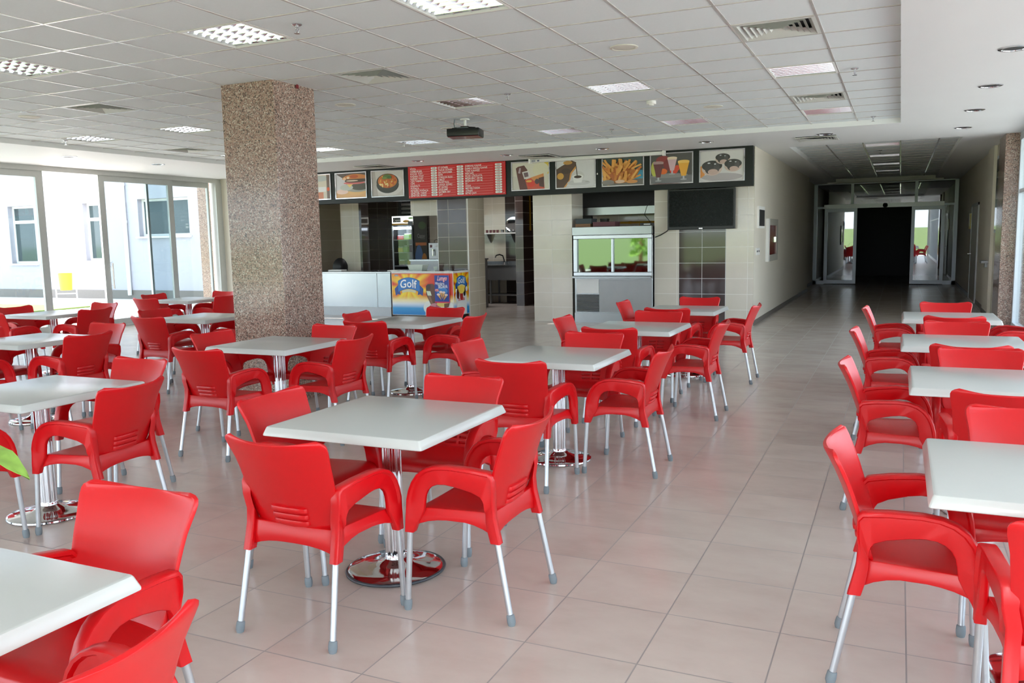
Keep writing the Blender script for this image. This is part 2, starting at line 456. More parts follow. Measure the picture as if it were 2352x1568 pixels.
# sliding glass door at the corridor end
YD = 27.5
dr = sempty('door_1')
b = B(); f = M['frameblue']
b.box(-2.42, -2.32, YD-.05, YD+.05, 0, 3.06, f); b.box(1.38, 1.48, YD-.05, YD+.05, 0, 3.06, f); b.box(-2.42, 1.48, YD-.05, YD+.05, 2.99, 3.06, f)
b.box(-2.32, 1.38, YD-.05, YD+.05, 2.28, 2.34, f)
for x in (-1.34, .39): b.box(x-.04, x+.04, YD-.05, YD+.05, 2.34, 2.99, f)
b.box(-2.42, -2.1, YD-.05, YD+.05, 0, .11, f); b.box(1.15, 1.48, YD-.05, YD+.05, 0, .11, f)
struct(b, 'door_frame', dr)
b = B(); b.box(-2.12, 1.12, YD-.2, YD-.05, 2.27, 2.39, M['frame']); struct(b, 'track_cover', dr)
b = B(); b.lathe([(.0, -.02), (.07, -.02), (.07, .0)], M['black'], mx=Matrix.Translation((-.43, YD-.2, 2.33)) @ Matrix.Scale(1, 4) @ Matrix.Rotation(pi/2, 4, 'X'), n=20); struct(b, 'motion_sensor', dr)
b = B()
for x0, x1, z0, z1 in ((-2.32, -1.38, 2.34, 2.99), (-1.3, .35, 2.34, 2.99), (.43, 1.38, 2.34, 2.99), (-2.32, -2.1, .11, 2.28), (1.15, 1.38, .11, 2.28)):
    b.box(x0, x1, YD-.006, YD+.006, z0, z1, M['doorglass'])
struct(b, 'fixed_pane', dr)
for x0, x1 in ((-2.1, -1.19), (.28, 1.15)):
    b = B(); y0, y1 = YD-.14, YD-.07
    b.box(x0, x0+.09, y0, y1, .02, 2.27, f); b.box(x1-.09, x1, y0, y1, .02, 2.27, f); b.box(x0+.09, x1-.09, y0, y1, 2.17, 2.27, f); b.box(x0+.09, x1-.09, y0, y1, .02, .13, f)
    lf = struct(b, 'sliding_leaf', dr)
    b = B(); b.box(x0+.09, x1-.09, YD-.111, YD-.1, .13, 2.17, M['doorglass']); struct(b, 'pane', lf)

# counter wall: tiled piers and wall ---------------------------------------
b = B(); b.box(-6.31, -5.53, YN, 15.35, 0, LZ, M['tile_pillar']); struct(b, 'wall_counter_pillar')
b = B(); b.box(-3.97, -3.53, YN, 15.05, 0, LZ, M['tile_wall']); b.box(-2.715, -2.253, YN, 15.05, 0, LZ, M['tile_wall'])
b.box(-3.53, -2.715, YN, 15.05, 0, LZ, M['tile_brown']); struct(b, 'wall_counter_right')
b = B(); b.box(-8.37, -7.7, YN, 15.45, 0, LZ, M['tile_brown_pier'])
b.box(-7.7, -7.69, YN, 15.45, 0, LZ, M['tile_side']); b.box(-8.38, -8.37, YN-.004, 15.45, 0, LZ, M['white']); b.box(-7.712, -7.688, YN-.006, YN, 0, LZ, M['white'])
struct(b, 'wall_counter_pier')
b = B(); b.box(-9.26, -8.38, 15.2, 15.4, 2.07, LZ, M['tile_back']); struct(b, 'wall_counter_lintel')
# kitchen shell
b = B(); b.box(-13.9, -12.9, 18.95, 19.15, 0, 3.1, M['tile_back']); b.box(-12.9, -11.0, 18.95, 19.15, 0, 3.1, M['tile_brown_back'])
b.box(-11.0, -8.85, 18.95, 19.15, 0, 3.1, M['tile_back']); b.box(-8.85, -7.2, 18.95, 19.15, 0, 3.1, M['tile_brown_back']); b.box(-7.2, -2.55, 18.95, 19.15, 0, 3.1, M['beigewall'])
struct(b, 'wall_kitchen_back')
b = B(); b.box(-13.95, -13.75, 14.9, 19.15, 0, 3.1, M['tile_back']); struct(b, 'wall_kitchen_left')
b = B(); b.box(-14.0, -2.55, 15.35, 19.15, 2.95, 3.05, M['ceilpaint']); struct(b, 'ceiling_kitchen')
b = B(); b.box(-11.98, -11.46, 16.5, 16.8, 0, 2.95, M['tile_back']); b.box(-11.46, -11.4, 16.5, 16.8, 0, 2.95, M['tile_brown_back']); struct(b, 'wall_kitchen_pier')
b = B(); b.box(-8.13, -7.93, 17.95, 18.95, 0, 2.95, M['tile_brown_pier']); struct(b, 'wall_kitchen_divider')
b = B(); b.box(-7.2, -5.9, 16.9, 17.0, 0, 2.95, M['dark']); b.box(-5.6, -3.9, 16.4, 16.5, 0, 2.95, M['tile_back']); struct(b, 'wall_kitchen_inner')
b = B(); b.box(-14.0, -13.2, YN, 14.95, 0, LZ, M['cream']); struct(b, 'wall_counter_left')

# left glazing --------------------------------------------------------------
fm = M['frame']
b = B(); b.box(XL-.12, XL+.06, YS, YN, 2.93, LZ, fm); b.box(XL-.1, XL+.03, YS, YN, 0, .025, fm); b.box(XL-.1, XL+.08, 14.57, YN, .025, 2.93, fm); struct(b, 'trim_4')
def leaf(name, y0, y1, x, st, pane='glass', handle=None):
    e = sempty(name)
    b = B(); b.box(x-.025, x+.025, y0, y0+st, .03, 2.93, fm); b.box(x-.025, x+.025, y1-st, y1, .03, 2.93, fm)
    b.box(x-.025, x+.025, y0+st, y1-st, 2.82, 2.93, fm); b.box(x-.025, x+.025, y0+st, y1-st, .03, .15, fm); struct(b, 'leaf_frame', e)
    b = B(); b.box(x-.006, x+.006, y0+st, y1-st, .15, 2.82, M[pane]); struct(b, 'pane', e)
    if handle:
        b = B(); b.tube([(x+.07, handle, .75), (x+.07, handle, 1.25)], .014, M['white'], n=10); b.tube([(x+.02, handle, .82), (x+.07, handle, .82)], .008, M['chrome'], n=8); b.tube([(x+.02, handle, 1.18), (x+.07, handle, 1.18)], .008, M['chrome'], n=8)
        struct(b, 'pull_handle', e, smooth=40)
leaf('door_3', 8.4, 10.41, XL, .14)
leaf('door_4', 11.57, 13.39, XL, .13, handle=11.72)
leaf('door_5', 12.77, 14.5, XL-.08, .05)
for n, y in enumerate((6.4, 4.4, 2.4, .4, -1.6, -3.6)):
    leaf('window_%d' % (6+n), y, y+2.0, XL, .1)
# right glazing
b = B(); fb = M['frameblue']; b.box(XR-.03, XR+.07, YS, 15.2, 2.9, LZ, fb); b.box(XR-.03, XR+.07, YS, 15.2, 0, .12, fb)
y = 15.13
while y > YS:
    b.box(XR-.03, XR+.07, y-.07, y+.05, .12, 2.9, fb); y -= 1.75
b.box(XR-.02, XR+.06, YS, 15.1, 2.1, 2.16, fb)
e = sempty('window_1'); struct(b, 'window_frame', e)
b = B(); b.box(XR+.012, XR+.022, YS, 15.1, .12, 2.9, M['clear']); struct(b, 'pane', e)
# opening behind the camera: header and posts
b = B(); b.box(XL-.1, 3.2, YS-.25, YS, 2.85, CZ+.4, M['white'])
for x in (-14.0, -9.0, -4.0, 1.6): b.box(x-.06, x+.06, YS-.2, YS-.05, 0, 2.85, fm)
struct(b, 'wall_south')

# ------------------------------------------------------------------ granite columns
b = B(); b.box(-6.02, -5.38, 6.45, 7.06, 0, CZ, M['granite'])
tag(b.build('granite_column', bevel=(.006, 2)), 'square polished brown granite column standing among the red chairs', 'column')
b = B(); b.box(1.43, 2.1, 15.2, 16.1, 0, LZ, M['granite'])
tag(b.build('granite_column', bevel=(.006, 2)), 'granite column at the right edge, at the mouth of the dark corridor', 'column')
b = B(); b.box(-15.35, -14.95, 15.45, 15.9, 0, 3.4, M['granite'])
tag(b.build('granite_column', bevel=(.006, 2)), 'narrow granite pier outside, beyond the open glass door', 'column')
b = B(); b.lathe([(.0, -.012), (.018, -.012), (.022, 0)], M['redcab'], mx=Matrix.Translation((-5.36, 6.78, CZ-.02)) @ Matrix.Rotation(pi/2, 4, 'Y'), n=14)
tag(b.build('indicator_lamp', smooth=40), 'tiny red lamp at the top of the central granite column', 'lamp')

# ------------------------------------------------------------------ ceiling fittings
def make_light():
    t = thing('ceiling_light', '', 'ceiling light', group='mirrored louvre lights in the ceiling')
    h = .298; b = B()
    for s in (-1, 1):
        b.box(-h, h, min(s*h, s*(h-.02)), max(s*h, s*(h-.02)), -.006, .012, M['white'])
        b.box(min(s*h, s*(h-.02)), max(s*h, s*(h-.02)), -h+.02, h-.02, -.006, .012, M['white'])
    b.build('frame', t)
    b = B(); q = .28
    b.quad((-q, -q, .1), (-q, q, .1), (q, q, .1), (q, -q, .1), M['mirror'])
    for a in range(4):
        mx = Matrix.Rotation(a*pi/2, 4, 'Z')
        b.add([mx @ Vector(p) for p in ((-q, q, 0), (q, q, 0), (q, q, .1), (-q, q, .1))], [(0, 1, 2, 3)], M['mirror'])
    b.build('reflector', t)
    b = B()
    for k in range(1, 4):                    # curved lengthwise blades
        x = -q+k*q/2
        pr = [(x, .001), (x-.003, .014), (x-.009, .03), (x-.02, .052), (x, .05), (x+.02, .052), (x+.009, .03), (x+.003, .014)]
        b.rings([[(px, -q, pz) for px, pz in pr], [(px, q, pz) for px, pz in pr]], M['mirror'])
    for k in range(1, 7):
        y = -q+k*2*q/7
        pr = [(y, .0), (y-.0012, .006), (y-.0038, .014), (y-.009, .028), (y-.016, .045), (y, .04), (y+.016, .045), (y+.009, .028), (y+.0038, .014), (y+.0012, .006)]
        b.rings([[(-q, py, pz) for py, pz in pr], [(q, py, pz) for py, pz in pr]], M['mirror'])
    b.build('louvre', t, smooth=60)
    for k in range(4):
        b = B(); x = -q+(k+.5)*q/2; b.tube([(x, -q+.01, .075), (x, q-.01, .075)], .013, M['white'], n=8); b.build('fluorescent_tube', t, smooth=50)
    return t
def cellc(i, j): return (GX+G*(i+.5), GY+G*(j+.5), CZ)
LL = {(-3, -1): 'square mirrored ceiling light left of centre, above the granite column, beside a chrome sprinkler',
 (0, -1): 'square mirrored ceiling light cut off by the top edge of the photo',
 (-7, -1): 'greenish-reflecting square ceiling light near the left edge of the photo',
 (-3, 5): 'square mirrored ceiling light between the granite column and the hanging projector',
 (0, 5): 'square mirrored ceiling light in mid ceiling, with the smoke detector just beyond',
 (3, 5): 'brightest square ceiling light, between two air diffusers on the right of the tiled ceiling',
 (-10, 5): 'square ceiling light immediately left of the granite column top, above the glass doors',
 (-13, 5): 'dull square ceiling light at the far left border of the tiled ceiling',
 (-10, 10): 'square ceiling light peeping out right behind the granite column',
 (-7, 10): 'square ceiling light left of the hanging projector, above the red menu board',
 (-3, 10): 'square ceiling light just right of the hanging projector, near the ceiling step',
 (0, 10): 'square ceiling light near the ceiling step above the juice poster',
 (3, 10): 'square ceiling light in the far right corner of the tiled ceiling',
 (-13, 10): 'sliver of ceiling light at the left edge of the granite column'}
proto = None
for c in LIGHTS:
    if proto is None:
        proto = make_light(); proto.location = cellc(*c); proto['label'] = LL[c]
    else: dup(proto, cellc(*c), 0, LL[c])
for n, j in enumerate(CLJ):
    dup(proto, (-.35, (ys[j]+ys[j+1])/2, TZ), 0, ['nearest', 'second', 'third', 'farthest'][n]+' of the four louvre lights in the corridor ceiling', 'corridor ceiling lights')

def make_vent():
    t = thing('air_diffuser', '', 'air vent', group='square air diffusers in the ceilings')
    b = B(); h = .298
    for a in range(4):
        mx = Matrix.Rotation(a*pi/2, 4, 'Z')
        b.add([mx @ Vector(p) for p in ((-h, -h, -.004), (h, -h, -.004), (h-.035, -h+.035, -.008), (-h+.035, -h+.035, -.008))], [(3, 2, 1, 0)], M['vent'])
        b.add([mx @ Vector(p) for p in ((-h, -h, -.004), (h, -h, -.004), (h, -h, .03), (-h, -h, .03))], [(0, 1, 2, 3)], M['vent'])
    b.build('frame', t)
    b = B()
    for k in range(6):
        o = .262-.042*k; i = o-.036
        for a in range(4):
            mx = Matrix.Rotation(a*pi/2, 4, 'Z')
            for dz in (0, .0025):
                p = [mx @ Vector(q) for q in ((-o, -o, -.008+dz), (o, -o, -.008+dz), (i, -i, .03+dz), (-i, -i, .03+dz))]
                b.add(p, [(0, 1, 2, 3) if dz == 0 else (3, 2, 1, 0)], M['vent'])
    b.build('vane', t)
    b = B(); b.box(-.29, .29, -.29, .29, .06, .07, M['dark']); b.build('plenum', t)
    return t
VL = {(3, 2): 'nearest square air diffuser, upper right in the tiled ceiling', (3, 8): 'square air diffuser on the right between two lights of the tiled ceiling',
 (-3, 2): 'square air diffuser right of the granite column top', (-9, 2): 'square air diffuser in the ceiling left of the granite column',
 (-13, 8): 'low-angle air diffuser near the ceiling step above the glass doors'}
pv = None
for c in VENTS:
    if pv is None: pv = make_vent(); pv.location = cellc(*c); pv['label'] = VL[c]
    else: dup(pv, cellc(*c), 0, VL[c])
for x, y, l in ((-1.22, 14.1, 'air diffuser in the plaster ceiling before the corridor'), (-5.9, 14.13, 'air diffuser above the white projection screen case'), (-9.4, 14.13, 'air diffuser above the hamburger poster')):
    v = dup(pv, (x, y, LZ-.0), 0, l)
    for ch in v.children: ch.location.z -= .004 if not ch.name.startswith('plenum') else .0
    # shallow surface-mounted version: flatten so that it sits under the plaster
    v.scale = (1, 1, .22); v.location.z = LZ-.0165

def make_sprinkler():
    t = thing('sprinkler', '', 'sprinkler', group='ceiling sprinklers')
    b = B(); b.lathe([(.036, .0), (.036, -.006), (.026, -.014), (.012, -.016)], M['chrome'], n=20); b.build('escutcheon', t, smooth=40)
    b = B(); b.lathe([(.011, -.012), (.011, -.03), (.007, -.034), (.007, -.055)], M['chrome'], n=12)
    for s in (-1, 1): b.tube([(s*.01, 0, -.03), (s*.016, 0, -.045), (s*.008, 0, -.062)], .003, M['chrome'], n=8)
    b.build('head', t, smooth=40)
    b = B(); b.lathe([(.004, -.058), (.022, -.064), (.022, -.066), (.004, -.068)], M['chrome'], n=16); b.build('deflector', t, smooth=30)
    return t
ps = make_sprinkler(); SP = [(-3.9, 4.96, CZ, 'chrome ceiling sprinkler nearest the camera, right of the first louvre light'), (-3.83, 8.32, CZ, 'ceiling sprinkler right of the light before the projector'),
 (-.44, 8.76, CZ, 'ceiling sprinkler at the right end of the tiled ceiling, beside the brightest light'), (-.38, 12.47, CZ, 'ceiling sprinkler in the far right corner of the tiled ceiling'),
 (-3.79, 11.76, CZ, 'ceiling sprinkler near the ceiling step, right of the projector'), (-7.09, 11.5, CZ, 'ceiling sprinkler near the ceiling step, left of the projector'),
 (-10.9, 8.53, CZ, 'ceiling sprinkler at the left ceiling step above the glass doors'), (-.4, 17.9, TZ, 'sprinkler between the first two corridor lights')]
for n, (x, y, z, l) in enumerate(SP):
    if n == 0: ps.location = (x, y, z); ps['label'] = l
    else: dup(ps, (x, y, z), .6*n, l)
def make_speaker():
    t = thing('ceiling_speaker', '', 'speaker', group='round ceiling speakers')
    b = B(); b.lathe([(.115, -.001), (.115, -.007), (.095, -.01), (.09, -.006)], M['speaker'], n=36, caps=False); b.build('rim', t, smooth=40)
    b = B(); b.lathe([(.092, -.004), (.05, -.009), (.001, -.011)], M['speaker'], n=36); b.build('grille', t, smooth=60)
    return t
pp = None
for c, l in (((1, 2), 'nearest round ceiling speaker, upper right of centre'), ((1, 8), 'round ceiling speaker far right, near the smoke detector'), ((-5, 4), 'round ceiling speaker just right of the granite column'),
             ((-11, 2), 'round ceiling speaker at the far left of the tiled ceiling'), ((-5, 8), 'round ceiling speaker partly behind the projector cable')):
    if pp is None: pp = make_speaker(); pp.location = cellc(*c); pp['label'] = l
    else: dup(pp, cellc(*c), 0, l)
t = thing('smoke_detector', 'white round smoke detector on the tiled ceiling', 'smoke detector', (-2.63, 9.63, CZ))
b = B(); b.lathe([(.055, 0), (.055, -.03), (.05, -.036)], M['white'], n=24); b.build('base', t, smooth=40)
b = B(); b.lathe([(.028, -.034), (.028, -.05), (.01, -.054)], M['white'], n=20); b.build('sensor', t, smooth=40)

def make_down():
    t = thing('downlight', '', 'downlight', group='round downlights in the plaster ceiling')
    b = B(); b.lathe([(.115, -.001), (.115, -.006), (.1, -.011), (.09, -.009), (.088, -.001)], M['chrome'], n=36, caps=False); b.build('ring', t, smooth=50)
    b = B(); b.lathe([(.09, -.003), (.06, -.0035), (.001, -.004)], M['dark'], n=36); b.build('lens', t, smooth=50)
    return t
pd = None
DL = [(.79, 8.15, 'nearest chrome downlight on the right, cut by the photo edge'), (.79, 10.1, 'second chrome downlight of the right-hand row'), (.78, 12.0, 'third chrome downlight of the right-hand row'),
 (.77, 13.94, 'farthest chrome downlight of the right-hand row, before the granite column'), (-1.07, 13.6, 'dark downlight above the mouth of the corridor'), (-2.83, 13.6, 'downlight above the juice poster'),
 (-4.55, 13.6, 'downlight above the coffee poster'), (-6.3, 13.6, 'downlight above the red menu board'), (-8.1, 13.6, 'downlight left of the red menu board'), (-12.2, 9.6, 'pale downlight above the open glass door'), (-12.15, 11.35, 'downlight above the closed glass door leaf')]
for x, y, l in DL:
    if pd is None: pd = make_down(); pd.location = (x, y, LZ); pd['label'] = l
    else: dup(pd, (x, y, LZ), 0, l)

# projector
t = thing('projector', 'black projector hanging from the tiled ceiling on a white pole', 'projector', (-5.09, 9.75, 2.86), .25)
b = B(); b.box(-.21, .21, -.15, .15, 0, .1, M['black']); b.build('body', t, bevel=(.012, 3), smooth=40)
b = B(); b.lathe([(.05, 0), (.05, .03), (.035, .032), (.03, .015)], M['dark'], mx=Matrix.Translation((.1, .15, .055)) @ Matrix.Rotation(-pi/2, 4, 'X'), n=20); b.build('lens', t, smooth=40)
b = B(); b.box(-.2, .2, -.14, .14, -.004, 0, M['redcab']); b.build('base_plate', t)
b = B(); b.tube([(0, 0, .13), (0, 0, CZ-2.85)], .018, M['white']); b.lathe([(.06, CZ-2.86), (.06, CZ-2.875)], M['white'], n=20); b.build('pole', t, smooth=40)
b = B(); b.box(-.05, .05, -.05, .05, .1, .135, M['black'])
for sx in (-1, 1):
    b.tube([(sx*.04, 0, .125), (sx*.15, .09, .105)], .008, M['black'], n=8); b.tube([(sx*.04, 0, .125), (sx*.15, -.09, .105)], .008, M['black'], n=8)
b.build('bracket', t, smooth=40)
b = B(); b.tube([(-.13, -.02, CZ-2.86), (-.14, -.02, .17), (-.13, -.03, .12), (-.05, -.08, .108), (.05, -.06, .112)], .008, M['rubber'], n=8); b.build('cable', t, smooth=60)

# ------------------------------------------------------------------ chairs
def make_chair():
    t = thing('plastic_armchair', '', 'chair', group='red armchairs around the white tables')
    R = M['red']
    # backrest: curved panel with three pairs of slots
    zs = [.404, .408, .416, .428, .444, .460, .474, .488, .502, .516, .530, .56, .60, .64, .68, .72, .755, .782, .802, .814, .821, .824]
    us = [-1, -.94, -.85, -.7, -.52, -.37, -.2, -.035, .035, .2, .37, .52, .7, .85, .94, 1]
    W = [(.404, .06), (.407, .10), (.414, .138), (.428, .168), (.444, .188), (.47, .203), (.53, .213), (.62, .220), (.72, .229), (.782, .241), (.80, .243), (.814, .237), (.821, .224), (.824, .205)]
    YC = [(.40, -.128), (.45, -.150), (.53, -.174), (.62, -.206), (.70, -.236), (.78, -.270), (.824, -.292)]
    def bp(u, z, off=0):
        w = lerp(W, z); y = lerp(YC, z)+.046*u*u*(.6+.4*min(1, (z-.4)/.3))+off
        zz = z-.016*(1-u*u)*max(0, (z-.6)/.224)**2
        return (u*w, y, zz)
    b = B(); vs = [bp(u, z) for z in zs for u in us]; n = len(us); fs = []
    for i in range(len(zs)-1):
        for k in range(n-1):
            if i in (5, 7, 9) and (us[k] >= -.371 and us[k+1] <= -.034 or us[k] >= .034 and us[k+1] <= .371): continue
            fs.append((i*n+k, i*n+k+1, (i+1)*n+k+1, (i+1)*n+k))
    b.add(vs, fs, R)
    o = b.build('backrest', t, solid=.013, bevel=(.0035, 2), smooth=50)
    b = B()
    for z in (.467, .495, .523):             # louvre ribs closing the slots from behind
        path = [bp(u, z, -.010) for u in (-.42, -.37, -.2, 0, .2, .37, .42)]
        path[0] = bp(-.42, z, -.002); path[-1] = bp(.42, z, -.002)
        rings = []
        for p in path:
            rings.append([(p[0], p[1]+dy, p[2]+dz) for dy, dz in ((0, -.010), (-.007, -.008), (-.009, 0), (-.007, .008), (0, .010), (.003, 0))])
        b.rings(rings, R)
    ob = b.build('louvre_rib', t, smooth=50)
    ob.parent = o
    # seat with a skirt that arches between the leg sleeves
    nx, ny = 11, 11; b = B(); vs = []
    X = [-1+2*i/(nx-1) for i in range(nx)]; Yv = [-.15, -.11, -.07, -.03, .01, .05, .09, .13, .165, .19, .205]
    hw = lambda y: .198+(y+.15)/.355*.044
    for y in Yv:
        for x in X:
            z = .449-.012*(1-x*x)*(1-((y-.02)/.2)**2)
            if y > .15: z -= .022*((y-.15)/.055)**2
            vs.append((x*hw(y), y, z))
    fs = [(j*nx+i, j*nx+i+1, (j+1)*nx+i+1, (j+1)*nx+i) for j in range(ny-1) for i in range(nx-1)]
    per = [i for i in range(nx)]+[j*nx+nx-1 for j in range(1, ny)]+[(ny-1)*nx+i for i in range(nx-2, -1, -1)]+[j*nx for j in range(ny-2, 0, -1)]
    SB = [(-.15, .352), (-.125, .372), (-.09, .391), (-.03, .403), (.05, .406), (.11, .402), (.155, .39), (.205, .368)]
    base = len(vs)
    for q in per:
        x, y, z = vs[q]
        if abs(y-Yv[0]) < 1e-6: zb = .378-.028*(abs(x)/.198)**3; y2 = y-.008; x2 = x*1.02
        elif abs(y-Yv[-1]) < 1e-6: zb = .392-.024*(abs(x)/.242)**3; y2 = y+.008; x2 = x*1.02
        else: zb = lerp(SB, y); y2 = y; x2 = x*1.03
        vs.append((x2, y2, (z*.45+zb*.55)))
    for q in per:
        x, y, z = vs[q]
        if abs(y-Yv[0]) < 1e-6: zb = .378-.028*(abs(x)/.198)**3; y2 = y-.010; x2 = x*1.02
        elif abs(y-Yv[-1]) < 1e-6: zb = .392-.024*(abs(x)/.242)**3; y2 = y+.008; x2 = x*1.02
        else: zb = lerp(SB, y); y2 = y; x2 = x*1.035
        vs.append((x2, y2, zb))
    n = len(per)
    for i in range(n):
        k = (i+1) % n
        fs.append((per[k], per[i], base+i, base+k)); fs.append((base+k, base+i, base+n+i, base+n+k))
    b.add(vs, fs, R)
    b.build('seat', t, solid=.009, bevel=(.003, 2), smooth=50)
    # armrests: flat looped side frames with a lipped top, running into the leg sleeves
    PR = [((.231, .348), (.189, .348)), ((.229, .375), (.178, .375)), ((.226, .41), (.155, .415)), ((.222, .45), (.139, .448)), ((.217, .49), (.134, .484)), ((.207, .53), (.129, .513)), ((.190, .568), (.117, .537)),
          ((.165, .602), (.098, .554)), ((.132, .627), (.072, .564)), ((.09, .642), (.038, .566)), ((.03, .648), (-.005, .560)), ((-.07, .642), (-.075, .542)), ((-.13, .633), (-.112, .524)), ((-.152, .629), (-.122, .508)),
          ((-.167, .612), (-.126, .495)), ((-.169, .56), (-.128, .472)), ((-.164, .50), (-.126, .448)), ((-.168, .44), (-.128, .42)), ((-.180, .385), (-.136, .378)), ((-.193, .332), (-.149, .332))]
    XA = [(-.19, .214), (-.1, .232), (0, .247), (.1, .254), (.23, .253)]
    for s in (-1, 1):
        b = B(); rings = []
        for k, ((oy, oz), (iy, iz)) in enumerate(PR):
            w = math.hypot(oy-iy, oz-iz); dy, dz = (oy-iy)/w, (oz-iz)/w
            sl = k <= 1 or k >= 17
            th = .036 if sl else (.030 if k in (2, 16) else .024); L = .038 if sl else (.046 if 4 <= k <= 14 else .040)
            ring = []
            for d, x in ((0, -th/2+.004), (.004, -th/2), (w-.021, -th/2), (w-.014, -L/2), (w-.004, -L/2), (w, -L/2+.005), (w, L/2-.005), (w-.004, L/2), (w-.014, L/2), (w-.021, th/2), (.004, th/2), (0, th/2-.004)):
                yy = iy+dy*d; zz = iz+dz*d
                cx = lerp(XA, yy)
                if k >= 16: cx = .207+.006*max(0, (.5-zz)/.17)
                ring.append((s*(cx+x), yy, zz))
            rings.append(ring if s > 0 else ring[::-1])
        b.rings(rings, R)
        b.build('armrest', t, smooth=50)
    for (x0, y0, z0, x1, y1) in ((.2525, .21, .40, .256, .236), (-.2525, .21, .40, -.256, .236), (.212, -.166, .38, .229, -.238), (-.212, -.166, .38, -.229, -.238)):
        a, e = Vector((x0, y0, z0)), Vector((x1, y1, .012))
        b = B(); b.tube([a, e], .0125, M['alu'], n=14); lg = b.build('leg', t, smooth=50)
        d = (a-e).normalized(); b = B(); b.tube([Vector((x1, y1, .0)), e, e+d*.012, e+d*.03, e+d*.034], [.0145, .0175, .0178, .0165, .013], M['rubber'], n=14); b.build('rubber_foot', lg, smooth=50)
    return t

def make_table():
    t = thing('cafe_table', '', 'table', group='white square cafe tables')
    def sq(h, z, r=.012):
        p = []
        for cx, cy, a0 in ((1, 1, 0), (-1, 1, pi/2), (-1, -1, pi), (1, -1, 1.5*pi)):
            for k in range(4):
                a = a0+k*pi/6; p.append((cx*(h-r)+r*cos(a), cy*(h-r)+r*sin(a), z))
        return p
    b = B(); b.rings([sq(.388, .707), sq(.408, .708), sq(.412, .7105), sq(.412, .715), sq(.4015, .744), sq(.3985, .7485), sq(.394, .75)], M['tabletop']); b.build('tabletop', t, smooth=24)
    b = B(); b.lathe([(.043, .045), (.043, .70)], M['chrome'], n=80, lob=(10, .09)); b.build('pedestal', t, smooth=70)
    b = B(); b.lathe([(.046, .03), (.05, .04), (.052, .06), (.047, .075)], M['chrome'], n=32); b.build('collar', t, smooth=50)
    b = B(); b.lathe([(.222, .0), (.228, .004), (.226, .012), (.215, .017), (.16, .022), (.10, .032), (.065, .046), (.05, .06), (.0, .062)], M['chrome'], n=48); b.build('base', t, smooth=50)
    b = B(); b.box(-.18, .18, -.03, .03, .69, .706, M['dark']); b.box(-.03, .03, -.18, .18, .69, .706, M['dark']); b.build('top_bracket', t)
    return t

TB = {  # x, y, table words, words for the chairs
 'T1': (-2.155, 3.29, 'foremost whole white table in the middle of the photo', 'the foremost middle table'),
 'T2': (-2.16, 5.46, 'second white table of the middle row, behind the foremost one', 'the second middle-row table'),
 'T3': (-2.16, 7.41, 'third white table of the middle row', 'the third middle-row table'),
 'T4': (-2.17, 9.36, 'farthest white table of the middle row, before the steel display case', 'the farthest middle-row table'),
 'T5': (-4.64, 5.46, 'white table standing right in front of the granite column', 'the table before the granite column'),
 'T6': (-4.58, 7.42, 'white table before the ice cream freezer, right of the column', 'the table before the ice cream freezer'),
 'T7': (-4.53, 3.24, 'white table at the left edge with a green leaf hanging before it', 'the table behind the green leaf'),
 'T8': (-7.14, 5.06, 'white table at the left edge, behind the one with the green leaf', 'the second left-edge table'),
 'T9': (-9.68, 7.2, 'far left white table in front of the open glass doors', 'the far left table by the glass doors'),
 'T10': (-7.24, 7.28, 'white table half hidden by the left side of the granite column', 'the table half hidden by the column'),
 'T11': (-9.85, 9.6, 'farthest small-looking white table left of the column, by the glass wall', 'the farthest table left of the column'),
 'T12': (-2.105, 1.03, 'white table cut off by the bottom left corner', 'the table cut off at bottom left'),
 'T13': (.518, 3.23, 'nearest white table of the right-hand row, cut by the photo edge', 'the nearest right-row table'),
 'T14': (.48, 5.2, 'second white table of the right-hand row, cut by the photo edge', 'the second right-row table'),
 'T15': (.44, 6.95, 'third white table of the right-hand row', 'the third right-row table'),
 'T16': (.45, 9.0, 'farthest white table of the right-hand row, before the granite column', 'the farthest right-row table')}
SIDE = {'N': (0, .53, pi, 'far'), 'S': (0, -.57, 0, 'near'), 'E': (.53, 0, pi/2, 'right'), 'W': (-.48, 0, -pi/2, 'left')}
ADJ = {('T7', 'E'): (-.04, 0, .1), ('T7', 'N'): (-.05, 0, 0), ('T8', 'N'): (.08, 0, 0), ('T10', 'W'): (-.06, 0, 0), ('T1', 'E'): (0, -.11, 0), ('T1', 'W'): (.05, -.035, 0), ('T1', 'N'): (0, -.03, 0), ('T2', 'E'): (-.01, -.03, .03), ('T3', 'E'): (.03, -.13, 0), ('T4', 'E'): (.03, -.2, 0), ('T13', 'W'): (.028, -.03, 0),
       ('T14', 'W'): (-.01, 0, 0), ('T5', 'S'): (.04, -.12, 0), ('T6', 'W'): (.06, 0, 0)}
SKIP = {('T12', 'S'), ('T12', 'W'), ('T13', 'E'), ('T14', 'E'), ('T7', 'W')}
PT = make_table(); PCH = make_chair(); ft = fc = True
for k, (x, y, lab, cl) in TB.items():
    if ft: PT.location = (x, y, 0); PT['label'] = lab; ft = False; first = PT
    else: dup(PT, (x, y, 0), 0, lab)
    for s, (dx, dy, rz, w) in SIDE.items():
        if (k, s) in SKIP: continue
        ax, ay, ar = ADJ.get((k, s), (0, 0, 0))
        loc = (x+dx+ax, y+dy+ay, 0); l = 'red plastic armchair on the %s side of %s' % (w, cl)
        if fc: PCH.location = loc; PCH.rotation_euler = (0, 0, rz+ar); PCH['label'] = l; fc = False
        else: dup(PCH, loc, rz+ar, l)
